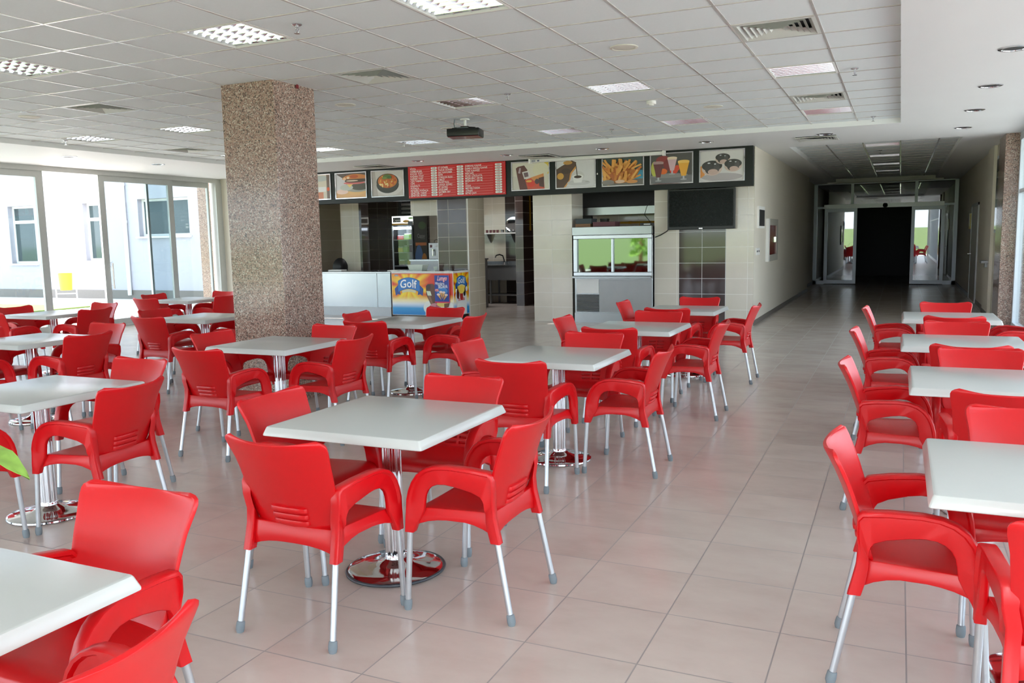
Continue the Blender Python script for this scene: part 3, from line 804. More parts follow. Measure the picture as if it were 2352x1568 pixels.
# loose dark edge trim on the foremost table's foot
b = B(); b.tube([(.232*cos(a)+.006, .232*sin(a)-.008, .008+.006*sin(a*1.0+2)) for a in [2*pi*k/48 for k in range(49)]], .0075, M['ring'], n=8, caps=False)
o = b.build('edge_trim', first, smooth=60); o['label'] = 'dark rubber trim slipping off the foot rim'

# ------------------------------------------------------------------ fascia, posters and menu board
b = B(); b.box(-13.2, -2.262, 14.6, 14.748, 2.36, LZ, M['fascia']); tag(b.build('sign_fascia', bevel=(.004, 1)), 'long charcoal fascia panel above the serving counter', 'sign board')
FY = 14.6
def poster(x0, x1, label, draw, z0=2.45, z1=2.985):
    t = thing('food_poster', label, 'poster', group='framed food posters on the fascia')
    b = B(); w = .022
    b.box(x0, x1, FY-.018, FY-.001, z0, z0+w, M['chrome']); b.box(x0, x1, FY-.018, FY-.001, z1-w, z1, M['chrome'])
    b.box(x0, x0+w, FY-.018, FY-.001, z0+w, z1-w, M['chrome']); b.box(x1-w, x1, FY-.018, FY-.001, z0+w, z1-w, M['chrome'])
    b.build('frame', t, bevel=(.003, 2))
    p = Print(x0+w, z0+w, x1-x0-2*w, z1-z0-2*w, FY-.004)
    draw(p); p.build('print', t)
R_ = random.Random(3)
def d_drink(p):
    p.rect(0, 0, 1, 1, (214, 204, 190)); p.rect(0, 0, .45, .5, (228, 220, 212)); p.ell(.3, .55, .16, .3, (232, 228, 226)); p.rect(.1, .0, .75, .28, (206, 132, 104))
    p.rect(.35, .3, .85, .5, (230, 228, 230)); p.ell(.6, .85, .4, .12, (186, 190, 190)); p.rect(.88, 0, 1, 1, (120, 100, 92)); p.ell(.93, .4, .05, .08, (220, 90, 50))
def d_burger(p):
    p.rect(0, 0, 1, 1, (176, 168, 168)); p.poly([(0, 1), (.5, .55), (1, .7), (1, 1)], (104, 90, 88)); p.poly([(0, 1), (0, .2), (.35, .5), (.3, .75)], (210, 206, 212))
    p.rect(0, 0, 1, .26, (224, 176, 126)); p.ell(.2, .25, .2, .1, (236, 206, 196)); p.ell(.7, .22, .3, .12, (230, 186, 130))
    p.ell(.72, .36, .38, .14, (170, 168, 160)); p.ell(.8, .44, .3, .15, (96, 92, 84)); p.ell(.35, .42, .22, .12, (196, 198, 192))
    p.poly([(.36, .56), (.6, .58), (.46, .42)], (236, 206, 130)); p.ell(.62, .6, .36, .055, (216, 120, 120)); p.ell(.66, .68, .36, .07, (92, 74, 66)); p.ell(.55, .69, .2, .03, (220, 200, 180))
    p.ell(.66, .76, .44, .2, (208, 132, 76), a0=0, a1=pi); p.ell(.62, .86, .14, .07, (190, 96, 60)); p.ell(.42, .82, .05, .05, (240, 210, 180)); p.ell(.3, .78, .05, .06, (236, 196, 160))
def d_stew(p):
    p.rect(0, 0, 1, 1, (204, 198, 194)); p.ell(.55, .45, .46, .44, (214, 210, 208)); p.poly([(0, 0), (.18, 0), (.1, 1), (0, 1)], (180, 172, 168))
    p.ell(.5, .45, .36, .34, (58, 58, 56)); p.ell(.5, .56, .36, .34, (66, 62, 58)); p.ell(.5, .6, .31, .28, (206, 116, 60))
    for k in range(26):
        a = R_.uniform(0, 2*pi); q = R_.random()**.5
        p.ell(.5+.27*q*cos(a), .6+.27*q*sin(a), R_.uniform(.02, .06), R_.uniform(.02, .04), R_.choice([(232, 176, 90), (214, 96, 48), (240, 214, 150), (180, 70, 40), (226, 150, 60)]), rot=R_.uniform(0, 3))
    p.ell(.5, .78, .13, .09, (90, 116, 60)); p.ell(.42, .72, .08, .05, (120, 140, 70)); p.ell(.58, .74, .07, .06, (74, 104, 52))
def d_cola(p):
    p.rect(0, 0, 1, 1, (226, 220, 204)); p.rect(.88, .55, 1, 1, (232, 204, 80)); p.ell(.78, .72, .22, .26, (228, 222, 196)); p.rect(0, 0, .2, .5, (214, 208, 196))
    p.poly([(.12, .6), (.1, .8), (.16, .86), (.33, .9), (.42, .72), (.36, .45), (.44, 0), (.2, 0)], (104, 62, 60)); p.poly([(.16, .62), (.2, .82), (.24, .8), (.22, .6)], (190, 170, 180))
    p.poly([(.27, .65), (.46, .7), (.5, .45), (.33, .38)], (226, 220, 220)); p.poly([(.31, .62), (.43, .64), (.45, .48), (.34, .45)], (120, 96, 104))
    p.poly([(.35, .36), (.86, .56), (.88, .0), (.42, .0)], (214, 92, 70)); p.poly([(.5, .43), (.86, .57), (.86, .4), (.6, .3)], (222, 150, 90)); p.poly([(.72, .4), (.87, .45), (.87, .05), (.74, .1)], (92, 60, 58))
    p.ell(.52, .2, .1, .12, (226, 70, 56)); p.ell(.68, .28, .06, .1, (84, 66, 70)); p.ell(.46, .3, .08, .04, (236, 186, 90))
def d_coffee(p):
    p.rect(0, 0, 1, 1, (224, 222, 224)); p.poly([(0, .0), (0, .68), (.12, .78), (.4, .98), (.52, .9), (.5, .75), (.36, .52), (.33, .25), (.18, 0)], (92, 66, 54))
    p.poly([(.5, .76), (.52, .7), (.4, .5), (.36, .28), (.24, .02), (.18, 0), (.33, .27), (.36, .52)], (226, 160, 90)); p.ell(.1, .42, .09, .12, (214, 160, 76)); p.ell(.3, .9, .12, .07, (200, 150, 80)); p.ell(.25, .6, .12, .1, (76, 56, 50))
    p.ell(.58, .16, .3, .1, (206, 204, 206)); p.ell(.56, .4, .17, .18, (214, 210, 210)); p.poly([(.42, .38), (.7, .38), (.66, .16), (.46, .16)], (236, 234, 234)); p.ell(.56, .38, .145, .075, (240, 240, 240)); p.ell(.56, .37, .1, .05, (70, 50, 44))
    p.poly([(.5, .84), (.52, .84), (.56, .38), (.54, .38)], (70, 50, 44)); p.ell(.8, .18, .05, .015, (180, 176, 176))
def d_fries(p):
    p.rect(0, 0, 1, 1, (78, 92, 92)); p.rect(.66, .08, 1, .5, (70, 156, 190)); p.rect(0, 0, 1, .2, (126, 122, 118)); p.ell(.42, .4, .42, .34, (206, 130, 66))
    for k in range(90):
        u = R_.uniform(.0, .86); v = R_.uniform(.18, .86)*(1-.35*abs(u-.35)); a = (u-.35)*-1.5+R_.uniform(-.4, .4)+pi/2; L = R_.uniform(.2, .36)
        c = R_.choice([(226, 158, 76), (214, 136, 60), (238, 178, 96), (202, 118, 56), (232, 166, 84), (190, 104, 52)]); w = .028
        dx, dy = cos(a)*L/2, sin(a)*L/2
        p.poly([(u-dx-w*sin(a), v-dy+w*cos(a)), (u-dx+w*sin(a), v-dy-w*cos(a)), (u+dx+w*sin(a), v+dy-w*cos(a)), (u+dx-w*sin(a), v+dy+w*cos(a))], c)
    p.ell(.45, .12, .12, .06, (226, 190, 160)); p.ell(.15, .1, .16, .09, (140, 134, 128)); p.ell(.75, .1, .14, .06, (214, 150, 90))
def d_juice(p):
    p.rect(0, 0, 1, 1, (88, 84, 84)); p.rect(0, 0, 1, .25, (120, 118, 122)); p.ell(.45, .25, .45, .08, (140, 138, 136)); p.ell(.3, .8, .18, .14, (150, 64, 66)); p.ell(.42, .62, .12, .2, (130, 56, 60))
    p.ell(.08, .5, .08, .26, (190, 190, 90)); p.ell(.56, .42, .1, .12, (220, 70, 50)); p.ell(.3, .4, .1, .1, (226, 110, 50)); p.ell(.64, .5, .06, .1, (214, 80, 56))
    for cx, tw, top, bot, c, foam in ((.18, .13, .72, .2, (110, 60, 66), (170, 140, 140)), (.52, .12, .86, .42, (214, 180, 186), (236, 214, 190)), (.8, .14, .72, .22, (236, 172, 66), (244, 200, 110))):
        p.poly([(cx-tw, top), (cx+tw, top), (cx+tw*.4, bot), (cx-tw*.4, bot)], c); p.poly([(cx-tw*.95, top-.06), (cx+tw*.95, top-.06), (cx+tw, top), (cx-tw, top)], foam); p.ell(cx, top, tw, tw*.32, foam)
        p.rect(cx-.02, bot-.12, cx+.02, bot, (190, 190, 196)); p.ell(cx, bot-.12, .08, .025, (170, 170, 176))
def d_profit(p):
    p.rect(0, 0, 1, 1, (214, 210, 208)); p.ell(.5, .12, .48, .13, (176, 168, 170)); p.poly([(.0, .1), (.0, .5), (.12, .55), (.1, .2)], (226, 150, 80))
    for cx, cy, r in ((.27, .42, .24), (.52, .72, .17), (.76, .48, .2)):
        p.ell(cx, cy, r, r*1.02, (206, 184, 174)); p.ell(cx, cy+r*.35, r, r*.75, (62, 58, 60)); p.ell(cx-r*.3, cy+r*.05, r*.4, r*.8, (70, 66, 68)); p.ell(cx+r*.45, cy+r*.1, r*.3, r*.7, (84, 80, 82))
        p.ell(cx-r*.3, cy+r*.75, r*.14, r*.08, (230, 232, 236)); p.ell(cx+r*.3, cy+r*.6, r*.1, r*.08, (220, 222, 226)); p.ell(cx+r*.1, cy-r*.5, r*.5, r*.4, (198, 170, 160))
poster(-11.55, -10.8, 'framed poster of a cold dessert glass, half hidden behind the granite column', d_drink)
poster(-10.69, -9.91, 'framed hamburger poster on the fascia', d_burger)
poster(-9.8, -9.02, 'framed poster of a stew in a black pan, beside the red menu board', d_stew)
poster(-6.67, -5.89, 'framed poster of cola bottle and iced glass, right of the red menu board', d_cola)
poster(-5.78, -5.0, 'framed poster of coffee poured into a white cup', d_coffee)
poster(-4.89, -4.11, 'framed poster of golden french fries', d_fries)
poster(-4.01, -3.25, 'framed poster of three tall juice glasses', d_juice)
poster(-3.15, -2.39, 'framed poster of chocolate covered profiteroles at the fascia end', d_profit)

mb = thing('menu_board', 'red menu board with white dish names and prices on the fascia', 'menu board')
bx0, bx1, bz0, bz1 = -8.91, -6.785, 2.4, 3.012
b = B(); b.box(bx0, bx1, FY-.03, FY-.0002, bz0, bz1, pcol((206, 26, 32))); b.build('panel', mb, bevel=(.003, 1))
C1 = ['PİZZA', 'HAMBURGER', 'KÜÇÜK TOST', 'KAŞARLI TOST', 'KARIŞIK TOST', 'CİPS TABAKTA', 'CİPS', 'KAHVALTI', 'POĞAÇA', 'PEYNİRLİ POĞAÇA', 'ŞİNİTZEL TABAK', 'ŞİNİTZEL EKMEK']
C2 = ['ET DÖNER', 'TAVUK DÖNER', 'SAC KAVURMA', 'KETE', 'CORDON BLEU', 'OMLET', 'PROFİTROL', 'TAVUK GÜVEÇ', 'ET GÜVEÇ', 'GÖZLEME', 'KATMER SRV', 'ÇAY']
C3 = ['OSMANLI KAHVE', 'DAMLA SAKIZLI KAHVE', 'TÜRK KAHVESİ', 'NESCAFE', 'SICAK ÇİKOLATA', 'MEŞRUBAT 330 ML', 'MEŞRUBAT 200 ML', 'SU', 'SODA', 'MEYVELİ SODA', 'AYRAN', 'BİTKİ ÇAYI']
P1 = ['6.00', '3.25', '1.50', '1.50', '2.00', '3.50', '1.50', '2.50', '0.50', '0.75', '4.50', '3.50']
P2 = ['3.50', '3.00', '5.00', '0.75', '5.50', '3.00', '3.00', '4.00', '5.50', '2.25', '2.50', '0.75']
P3 = ['2.50', '2.50', '1.50', '1.50', '1.25', '1.50', '0.60', '0.30', '0.50', '0.75', '0.75', '1.50']
W8 = (244, 240, 240)
for cu, items, prices, end, u0, u1 in ((.025, C1, P1, .235, .245, .31), (.322, C2, P2, .50, .515, .583), (.60, C3, P3, .88, .90, .968)):
    for r, (it, pr_) in enumerate(zip(items, prices)):
        p = Print(bx0, bz0, bx1-bx0, bz1-bz0, FY-.0305)
        v = .893-.0765*r; vs, fs, a0, a1 = text_geo(it); sz = .051; wd = min((a1-a0)*sz*.9, (end-cu)*p.w-.01)
        p.text(it, cu, v, sz, W8, maxw=wd)
        x0 = cu+wd/p.w+.004
        if end-x0 > .01: p.k = 0; p.rect(x0, v+.004, end, v+.011, (232, 160, 160))
        p.build('dish_line', mb)
        p = Print(bx0, bz0, bx1-bx0, bz1-bz0, FY-.0305); v = .92-.0765*r; hh = .031; rr = hh*p.h/p.w
        pts = [(u1-rr+rr*cos(a), v+hh*sin(a)) for a in [-pi/2+pi*k/8 for k in range(9)]]+[(u0+rr+rr*cos(a), v+hh*sin(a)) for a in [pi/2+pi*k/8 for k in range(9)]]
        p.poly(pts, (236, 236, 234)); p.text(pr_, (u0+u1)/2, v-.018, .036, (90, 90, 90), 'c')
        p.build('price_tag', mb)
b = B()
for x in (bx0+.03, bx1-.03):
    for z in (bz0+.03, bz1-.03): b.lathe([(.008, 0), (.008, .004)], M['chrome'], mx=Matrix.Translation((x, FY-.03, z)) @ Matrix.Rotation(pi/2, 4, 'X'), n=10)
b.build('screw', mb)

# projection screen case hung in front of the fascia
t = thing('projection_screen', 'long white projection screen case hung above the coffee and fries posters', 'projection screen')
b = B(); b.box(-6.22, -3.76, 14.47, 14.555, 2.945, 3.005, M['white']); b.build('case', t, bevel=(.012, 3), smooth=40)
b = B(); b.box(-6.26, -6.22, 14.46, 14.565, 2.93, 3.015, M['white']); b.box(-3.76, -3.72, 14.46, 14.565, 2.93, 3.015, M['white']); b.build('end_cap', t)
b = B(); b.tube([(-4.95, 14.52, 2.945), (-4.95, 14.52, 2.70)], .003, M['black'], n=6); b.lathe([(.004, .03), (.011, .012), (.009, 0)], M['white'], c=(-4.95, 14.52, 2.67), n=10); b.build('pull_cord', t)
p = Print(-6.2, 2.955, .22, .035, 14.4695); p.rect(0, 0, .35, 1, (150, 150, 160)); p.rect(.5, .1, .7, .9, (110, 112, 140)); p.build('maker_label', t)

# television
t = thing('television', 'large black flat television on the tiled wall under the poster fascia', 'television')
b = B(); b.box(-3.7, -2.545, 14.6, 14.68, 1.66, 2.35, M['black']); b.build('bezel', t, bevel=(.008, 2))
b = B(); b.box(-3.67, -2.575, 14.596, 14.602, 1.71, 2.325, M['tv']); b.build('screen', t)
b = B(); b.box(-3.3, -2.95, 14.68, 14.749, 1.85, 2.2, M['dark']); b.build('wall_mount', t)
b = B(); b.box(-3.15, -3.09, 14.594, 14.598, 1.672, 1.684, M['chrome']); b.build('badge', t)
b = B(); b.tube([(-3.68, 14.69, 1.7), (-3.74, 14.72, 1.64), (-3.85, 14.735, 1.58), (-3.955, 14.74, 1.54)], .009, M['black'], n=8); b.build('power_cable', t, smooth=60)

# ------------------------------------------------------------------ display case and things on it
t = thing('display_case', 'tall stainless steel display case with sliding glass windows', 'display case')
b = B(); b.box(-5.46, -3.985, 14.68, 15.3, .0, 1.58, M['steel']); b.build('body', t, bevel=(.004, 1))
b = B(); b.box(-5.47, -3.985, 14.6, 15.3, 1.6, 1.75, M['steel']); b.build('canopy', t, bevel=(.006, 2))
b = B(); x0, x1, z0, z1 = -5.45, -3.985, .86, 1.6; w = .07
b.box(x0, x1, 14.6, 14.679, z0, z0+w, M['alu']); b.box(x0, x1, 14.6, 14.679, z1-w, z1, M['alu']); b.box(x0, x0+w, 14.6, 14.679, z0+w, z1-w, M['alu']); b.box(x1-w, x1, 14.6, 14.679, z0+w, z1-w, M['alu'])
b.box(-4.73, -4.69, 14.61, 14.679, z0+w, z1-w, M['alu']); b.build('window_frame', t, bevel=(.008, 2))
for a, c in ((-5.38, -4.73), (-4.69, -4.04)):
    b = B(); b.box(a, c, 14.65, 14.66, .93, 1.53, M['casemirror']); b.build('sliding_pane', t)
b = B(); b.box(-5.46, -3.985, 14.56, 14.68, .82, .86, M['steel']); b.build('ledge', t, bevel=(.006, 2))
b = B(); b.box(-5.42, -4.99, 14.67, 14.68, .54, .8, M['white']); b.build('white_panel', t)
b = B(); b.box(-5.42, -4.99, 14.672, 14.68, .2, .52, M['dark'])
for k in range(14): b.boxm(Matrix.Translation((-5.205, 14.668, .215+k*.0225)) @ Matrix.Rotation(.95, 4, 'X'), .43, .007, .017, M['alu'])
b.build('vent_grille', t)
b = B(); b.box(-4.98, -3.99, 14.67, 14.68, .2, .8, M['dullsteel']); b.build('lower_door', t)
b = B(); b.box(-5.46, -3.985, 14.665, 14.68, 0, .18, M['steel']); b.build('kick_plate', t)
def carton(name, x0, x1, y0, y1, z0, z1, mat, label, cat='box'):
    b = B(); b.box(x0, x1, y0, y1, z0, z1, M[mat]); b.box(x0-.004, x1+.004, y0-.004, y1+.004, z1-.018, z1+.003, M[mat])
    return tag(b.build(name, bevel=(.003, 1)), label, cat)
carton('carton', -5.46, -5.17, 14.75, 15.05, 1.75, 1.807, 'cardboard', 'brown flat carton at the left end of the display case top')
carton('carton', -5.46, -5.15, 14.76, 15.06, 1.811, 1.9, 'greycard', 'dark grey flat carton lying on the brown one, atop the display case')
carton('carton', -5.12, -4.7, 14.75, 15.05, 1.75, 1.835, 'maroon', 'maroon flat carton on the display case, right of the grey one')
carton('carton', -5.1, -4.97, 15.1, 15.25, 1.75, 1.9, 'black', 'small black box behind the cartons on the display case')
t = thing('media_box', 'slim black media player at the right end of the display case top', 'media player', (-4.12, 14.9, 1.75))
b = B(); b.box(-.13, .13, -.1, .1, .0, .05, M['black']); b.build('body', t, bevel=(.005, 2)); b = B(); b.box(-.06, .06, -.102, -.1, .015, .035, M['white']); b.build('display', t)
b = B(); b.tube([(-4.1, 15.0, 1.8), (-4.25, 15.1, 1.95), (-4.22, 15.15, 2.1), (-4.1, 15.2, 2.25), (-4.0, 15.2, 2.34)], .006, M['black'], n=6); b.build('cable', t, smooth=60).matrix_parent_inverse = Matrix.Translation((4.12, -14.9, -1.75))
t = thing('extractor_hood', 'stainless steel extractor hood above the display case opening', 'hood')
b = B(); b.box(-5.7, -3.99, 15.5, 16.38, 1.98, 2.13, M['steel']); b.build('rim', t, bevel=(.004, 1))
b = B(); b.add([(-5.7, 15.5, 2.13), (-3.99, 15.5, 2.13), (-3.99, 16.38, 2.13), (-5.7, 16.38, 2.13), (-5.4, 16.0, 2.9), (-4.3, 16.0, 2.9), (-4.3, 16.38, 2.9), (-5.4, 16.38, 2.9)], [(0, 1, 5, 4), (1, 2, 6, 5), (2, 3, 7, 6), (3, 0, 4, 7), (4, 5, 6, 7)], M['dark']); b.build('canopy', t)
b = B(); b.tube([(-5.5, 16.37, 1.84), (-4.0, 16.37, 1.84)], .02, M['yellowpipe']); [b.box(q-.02, q+.02, 16.37, 16.3998, 1.825, 1.855, M['yellowpipe']) for q in (-5.4, -4.2)]; b.tube([(-4.7, 16.37, 1.84), (-4.7, 16.37, 0)], .018, M['yellowpipe']); b.lathe([(.026, -.03), (.026, .03)], M['yellowpipe'], mx=Matrix.Translation((-4.9, 16.37, 1.84)) @ Matrix.Rotation(pi/2, 4, 'Y'), n=12)
tag(b.build('gas_pipe', smooth=50), 'yellow gas pipe on the wall behind the display case', 'pipe')

# ------------------------------------------------------------------ serving counter and freezer
t = thing('serving_counter', 'stainless steel serving counter between the granite column and the freezer', 'counter')
b = B(); b.box(-12.6, -9.66, 14.95, 15.6, .0, .9, M['steel']); b.build('body', t)
b = B(); b.box(-12.62, -9.64, 14.93, 15.62, .9, .935, M['steel']); b.build('worktop', t, bevel=(.006, 2))
b = B(); b.box(-12.6, -9.66, 14.938, 14.95, 0, .19, M['dullsteel']); b.build('kick_plate', t)
b = B(); b.box(-10.0, -9.99, 14.945, 14.95, .19, .9, M['dullsteel']); b.build('panel_joint', t)

FZ = (-9.08, -7.70, 14.09, 14.735)
fx0, fx1, fy0, fy1 = FZ
M['burst'] = m_sunburst('freezer_sunburst', -8.69, .67, 0, .12, .945); M['burst2'] = m_sunburst('freezer_sunburst_side', 14.41, .69, 1, .12, .945)
t = thing('ice_cream_freezer', 'chest freezer with yellow sunburst ice cream advertising and blue emblem', 'freezer')
b = B(); b.box(fx0, fx1, fy0, fy1, .12, .945, M['white']); b.build('cabinet', t, bevel=(.008, 2))
b = B(); b.box(fx0-.005, fx1+.005, fy0-.005, fy1+.005, .945, .975, M['white']); b.build('lid_frame', t, bevel=(.006, 2))
for a, c in ((fx0+.04, -8.40), (-8.37, fx1-.04)):
    b = B(); b.box(a, c, fy0+.04, fy1-.04, .976, .984, M['doorglass']); b.build('sliding_lid', t)
b = B(); b.box(fx0+.05, fx1-.05, fy0+.04, fy1-.03, .02, .12, M['black']); b.build('plinth', t)
for x in (fx0+.08, fx1-.08):
    for y in (fy0+.06, fy1-.06):
        b = B(); b.lathe([(.02, 0), (.022, .02)], M['black'], c=(x, y, 0), n=12); b.build('foot', t)
p = Print(fx0+.01, .13, fx1-fx0-.02, .805, fy0-.001)
p.add([p.P(0, 0), p.P(1, 0), p.P(1, 1), p.P(0, 1)], [(0, 1, 2, 3)], M['burst'])
p.rect(0, .985, 1, 1, (214, 40, 40)); p.rect(.05, .93, .11, .975, (110, 110, 120)); p.rect(.055, .937, .105, .952, (190, 190, 196))
def emblem(p, cu, cv, s, asp):
    """blue ribbon emblem with white lettering"""
    D, L = (30, 66, 140), (40, 120, 196); a = s*asp
    def rib(u): return cv+a*(.26-.26*(u/.5)**2)
    N = 14
    p.poly([(cu-s*.60, cv-a*.18), (cu-s*.42, cv+a*.10), (cu-s*.36, cv-a*.55), (cu-s*.46, cv-a*.5), (cu-s*.56, cv-a*.6)], D)
    p.poly([(cu+s*.60, cv-a*.18), (cu+s*.56, cv-a*.6), (cu+s*.46, cv-a*.5), (cu+s*.36, cv-a*.55), (cu+s*.42, cv+a*.10)], D)
    us = [-.45+.9*i/N for i in range(N+1)]
    for e, c in ((.03, D), (0, L)):
        top = [(cu+s*u, rib(u)+a*(.22+e)) for u in us]; bot = [(cu+s*u, rib(u)-a*(.42+e)) for u in us]
        p.poly(bot+top[::-1], c)
    top = [(cu+s*u*.66, rib(u*.66)-a*.46) for u in us]; bot = [(cu+s*u*.62, rib(u*.62)-a*.62) for u in us]
    p.poly(bot+top[::-1], (222, 214, 170))
    p.text('Golf', cu, cv-a*.10, s*p.w*.42, (20, 50, 110), 'c', arch=s*p.w*.05, stretch=.95); p.text('Golf', cu-.004, cv-a*.085, s*p.w*.41, (244, 246, 250), 'c', arch=s*p.w*.05, stretch=.95)
emblem(p, .285, .70, .40, 1.0)
# ice cream bar, scoops and the milk splash
p.ell(.62, .18, .1, .16, (236, 238, 230)); p.ell(.85, .2, .16, .16, (240, 240, 236)); p.rect(.55, 0, .99, .12, (238, 238, 234))
p.poly([(.57, .7), (.6, .745), (.68, .75), (.73, .7), (.76, .45), (.74, .25), (.64, .26), (.57, .5)], (98, 58, 40)); p.poly([(.57, .7), (.6, .745), (.65, .745), (.64, .62), (.575, .6)], (56, 34, 26)); p.poly([(.575, .58), (.64, .575), (.66, .47), (.595, .47)], (214, 226, 200))
p.poly([(.6, .46), (.64, .46), (.68, .28), (.645, .26)], (140, 100, 74)); p.ell(.71, .16, .1, .13, (206, 140, 150)); p.ell(.67, .1, .06, .08, (232, 214, 190)); p.ell(.75, .18, .03, .1, (190, 90, 110))
p.ell(.84, .27, .1, .07, (226, 200, 110)); p.poly([(.86, .28), (.95, .3), (.93, .2), (.86, .17)], (110, 70, 40)); p.ell(.9, .12, .06, .05, (246, 246, 242))
# leaflet stuck on the front
q = (.715, .30, .955, .955)
p.rect(*q, (214, 40, 90)); p.rect(q[0], .33, .945, .955, (32, 64, 150)); p.ell(.83, .58, .09, .09, (60, 130, 200))
p.text('Lumgo', .835, .83, .13, (214, 50, 70), 'c', maxw=.215, slant=.25); p.text('Lumgo', .833, .835, .125, (250, 200, 205), 'c', maxw=.205, slant=.25)
p.text('Milyonlarca', .80, .735, .07, (230, 226, 240), 'c', maxw=.2); p.text('BEDAVA', .85, .65, .095, (244, 244, 246), 'c', maxw=.2)
p.ell(.752, .6, .033, .033, (206, 34, 44)); p.text('1TL', .752, .578, .055, (244, 244, 244), 'c', maxw=.075)
for u, v, a in ((.775, .5, .65), (.815, .56, .25), (.862, .55, -.25), (.9, .49, -.65)):
    dx, dy = sin(a), -cos(a)
    p.poly([(u-.022*cos(a), v+.035*sin(-a)), (u+.022*cos(a), v-.035*sin(-a)), (u+dx*.075, v+dy*.17)], (214, 160, 90)); p.ell(u, v, .026, .026, (236, 214, 206))
p.build('front_graphic', t)
p = Print(fy0+.01, .13, fy1-fy0-.02, .805, fx1+.001, '+x')
p.add([p.P(0, 0), p.P(1, 0), p.P(1, 1), p.P(0, 1)], [(0, 1, 2, 3)], M['burst2'])
emblem(p, .5, .78, .66, .46)
p.ell(.45, .44, .36, .2, (238, 238, 236)); p.rect(.15, 0, .82, .45, (232, 232, 230)); p.ell(.15, .58, .05, .05, (240, 240, 240)); p.ell(.82, .6, .06, .06, (240, 240, 240))
p.ell(.25, .5, .09, .12, (92, 40, 34)); p.ell(.48, .46, .1, .12, (190, 50, 40)); p.ell(.68, .53, .08, .1, (50, 50, 50)); p.ell(.48, .6, .2, .1, (250, 214, 90)); p.text('DONER', .48, .335, .075, (206, 40, 44), 'c')
p.build('side_graphic', t)
b = B()
b.box(fx1+.001, fx1+.006, fy0+.14, fy0+.5, .15, .37, M['rubber'])
for k in range(14): b.box(fx1+.006, fx1+.009, fy0+.15+k*.025, fy0+.162+k*.025, .16, .36, M['white'])
b.build('vent_grille', t)
def tub(name, c, r0, r1, h, mat, label, cat, sq=True):
    b = B()
    if sq:
        o = [[(c[0]+sx*r*1.5, c[1]+sy*r, c[2]+z) for sx, sy in ((-1, -1), (1, -1), (1, 1), (-1, 1))] for r, z in ((r0, 0), (r1, h), (r1+.008, h), (r1+.008, h+.008), (r1-.006, h+.008), (r0-.006, .006))]
        b.rings(o, M[mat])
    else: b.lathe([(r0, 0), (r1, h), (r1-.004, h), (r0-.004, .006)], M[mat], c=c, n=20)
    return tag(b.build(name, smooth=35), label, cat)
tub('plastic_tub', (-8.66, 14.42, .9845), .095, .115, .1, 'tub', 'pale plastic tub standing on the freezer lid', 'tub')
tub('plastic_cup', (-8.25, 14.4, .9845), .025, .045, .07, 'tub', 'small white cup on the freezer lid, right of the tub', 'cup', False)
b = B(); b.box(-9.75, -9.36, 14.98, 15.25, .936, .962, M['white']); tag(b.build('serving_tray', bevel=(.008, 2)), 'white tray lying on the steel counter beside the freezer', 'tray')
b = B(); b.lathe([(.0, .936), (.07, .936), (.1, .95), (.098, .953), (.07, .941)], M['steel'], c=(-10.2, 15.2, 0), n=28); tag(b.build('steel_plate', smooth=50), 'round steel plate on the serving counter', 'plate')
b = B(); b.box(-11.35, -11.0, 15.1, 15.3, .936, .97, M['white']); tag(b.build('paper_pad', bevel=(.003, 1)), 'white paper pad on the counter at the column edge', 'paper pad')

# ------------------------------------------------------------------ kitchen
t = thing('drinks_fridge', 'tall black drinks fridge with a lit header and glass door', 'fridge')
b = B(); x0, x1, y0, y1 = -11.09, -10.47, 17.3, 17.95
b.box(x0, x1, y0, y1, 0, .3, M['black']); b.box(x0, x1, y0, y1, 1.93, 2.17, M['black']); b.box(x0, x0+.04, y0, y1, .3, 1.93, M['black']); b.box(x1-.04, x1, y0, y1, .3, 1.93, M['black']); b.box(x0, x1, y1-.04, y1, .3, 1.93, M['white']); b.build('cabinet', t)
b = B(); b.box(x0+.05, x1-.05, y0+.03, y0+.12, 1.84, 1.9, M['lamp']); b.build('lamp', t)
p = Print(x0+.02, 1.945, .58, .205, y0-.001); p.add([p.P(0, 0), p.P(1, 0), p.P(1, 1), p.P(0, 1)], [(0, 1, 2, 3)], M['litsign']); p.rect(0, 0, 1, .18, (230, 170, 50)); p.ell(.68, .4, .16, .16, (244, 180, 60)); p.ell(.9, .75, .12, .1, (120, 190, 60)); p.rect(.05, .3, .42, .85, (20, 20, 20)); p.text('Cappy', .235, .45, .075, (250, 250, 250), 'c', maxw=.19); p.rect(.76, 0, 1, .4, (20, 20, 20)); p.build('header_sign', t)
b = B(); b.box(x0+.02, x0+.05, y0-.03, y0-.002, .3, 1.93, M['alu']); b.box(x1-.05, x1-.02, y0-.03, y0-.002, .3, 1.93, M['black']); dfr = b.build('door', t)
b = B(); b.box(x0+.05, x1-.05, y0-.02, y0-.012, .3, 1.93, M['cool']); b.build('pane', dfr)
for z in (.62, .98, 1.3, 1.6):
    b = B(); b.box(x0+.04, x1-.04, y0+.02, y1-.05, z-.02, z, M['white']); b.build('shelf', t)
p = Print(y0+.02, .3, .6, 1.85, x1+.001, '+x'); p.rect(0, 0, 1, 1, (34, 40, 40)); p.rect(.05, .62, .9, .66, (150, 90, 50)); p.text('Cappy', .5, .72, .14, (110, 112, 112), 'c', maxw=.45); p.ell(.3, .35, .35, .28, (56, 90, 130)); p.ell(.7, .4, .22, .12, (150, 100, 40)); p.ell(.35, .18, .18, .12, (120, 72, 36)); p.ell(.6, .88, .3, .05, (50, 74, 48)); p.build('side_graphic', t)
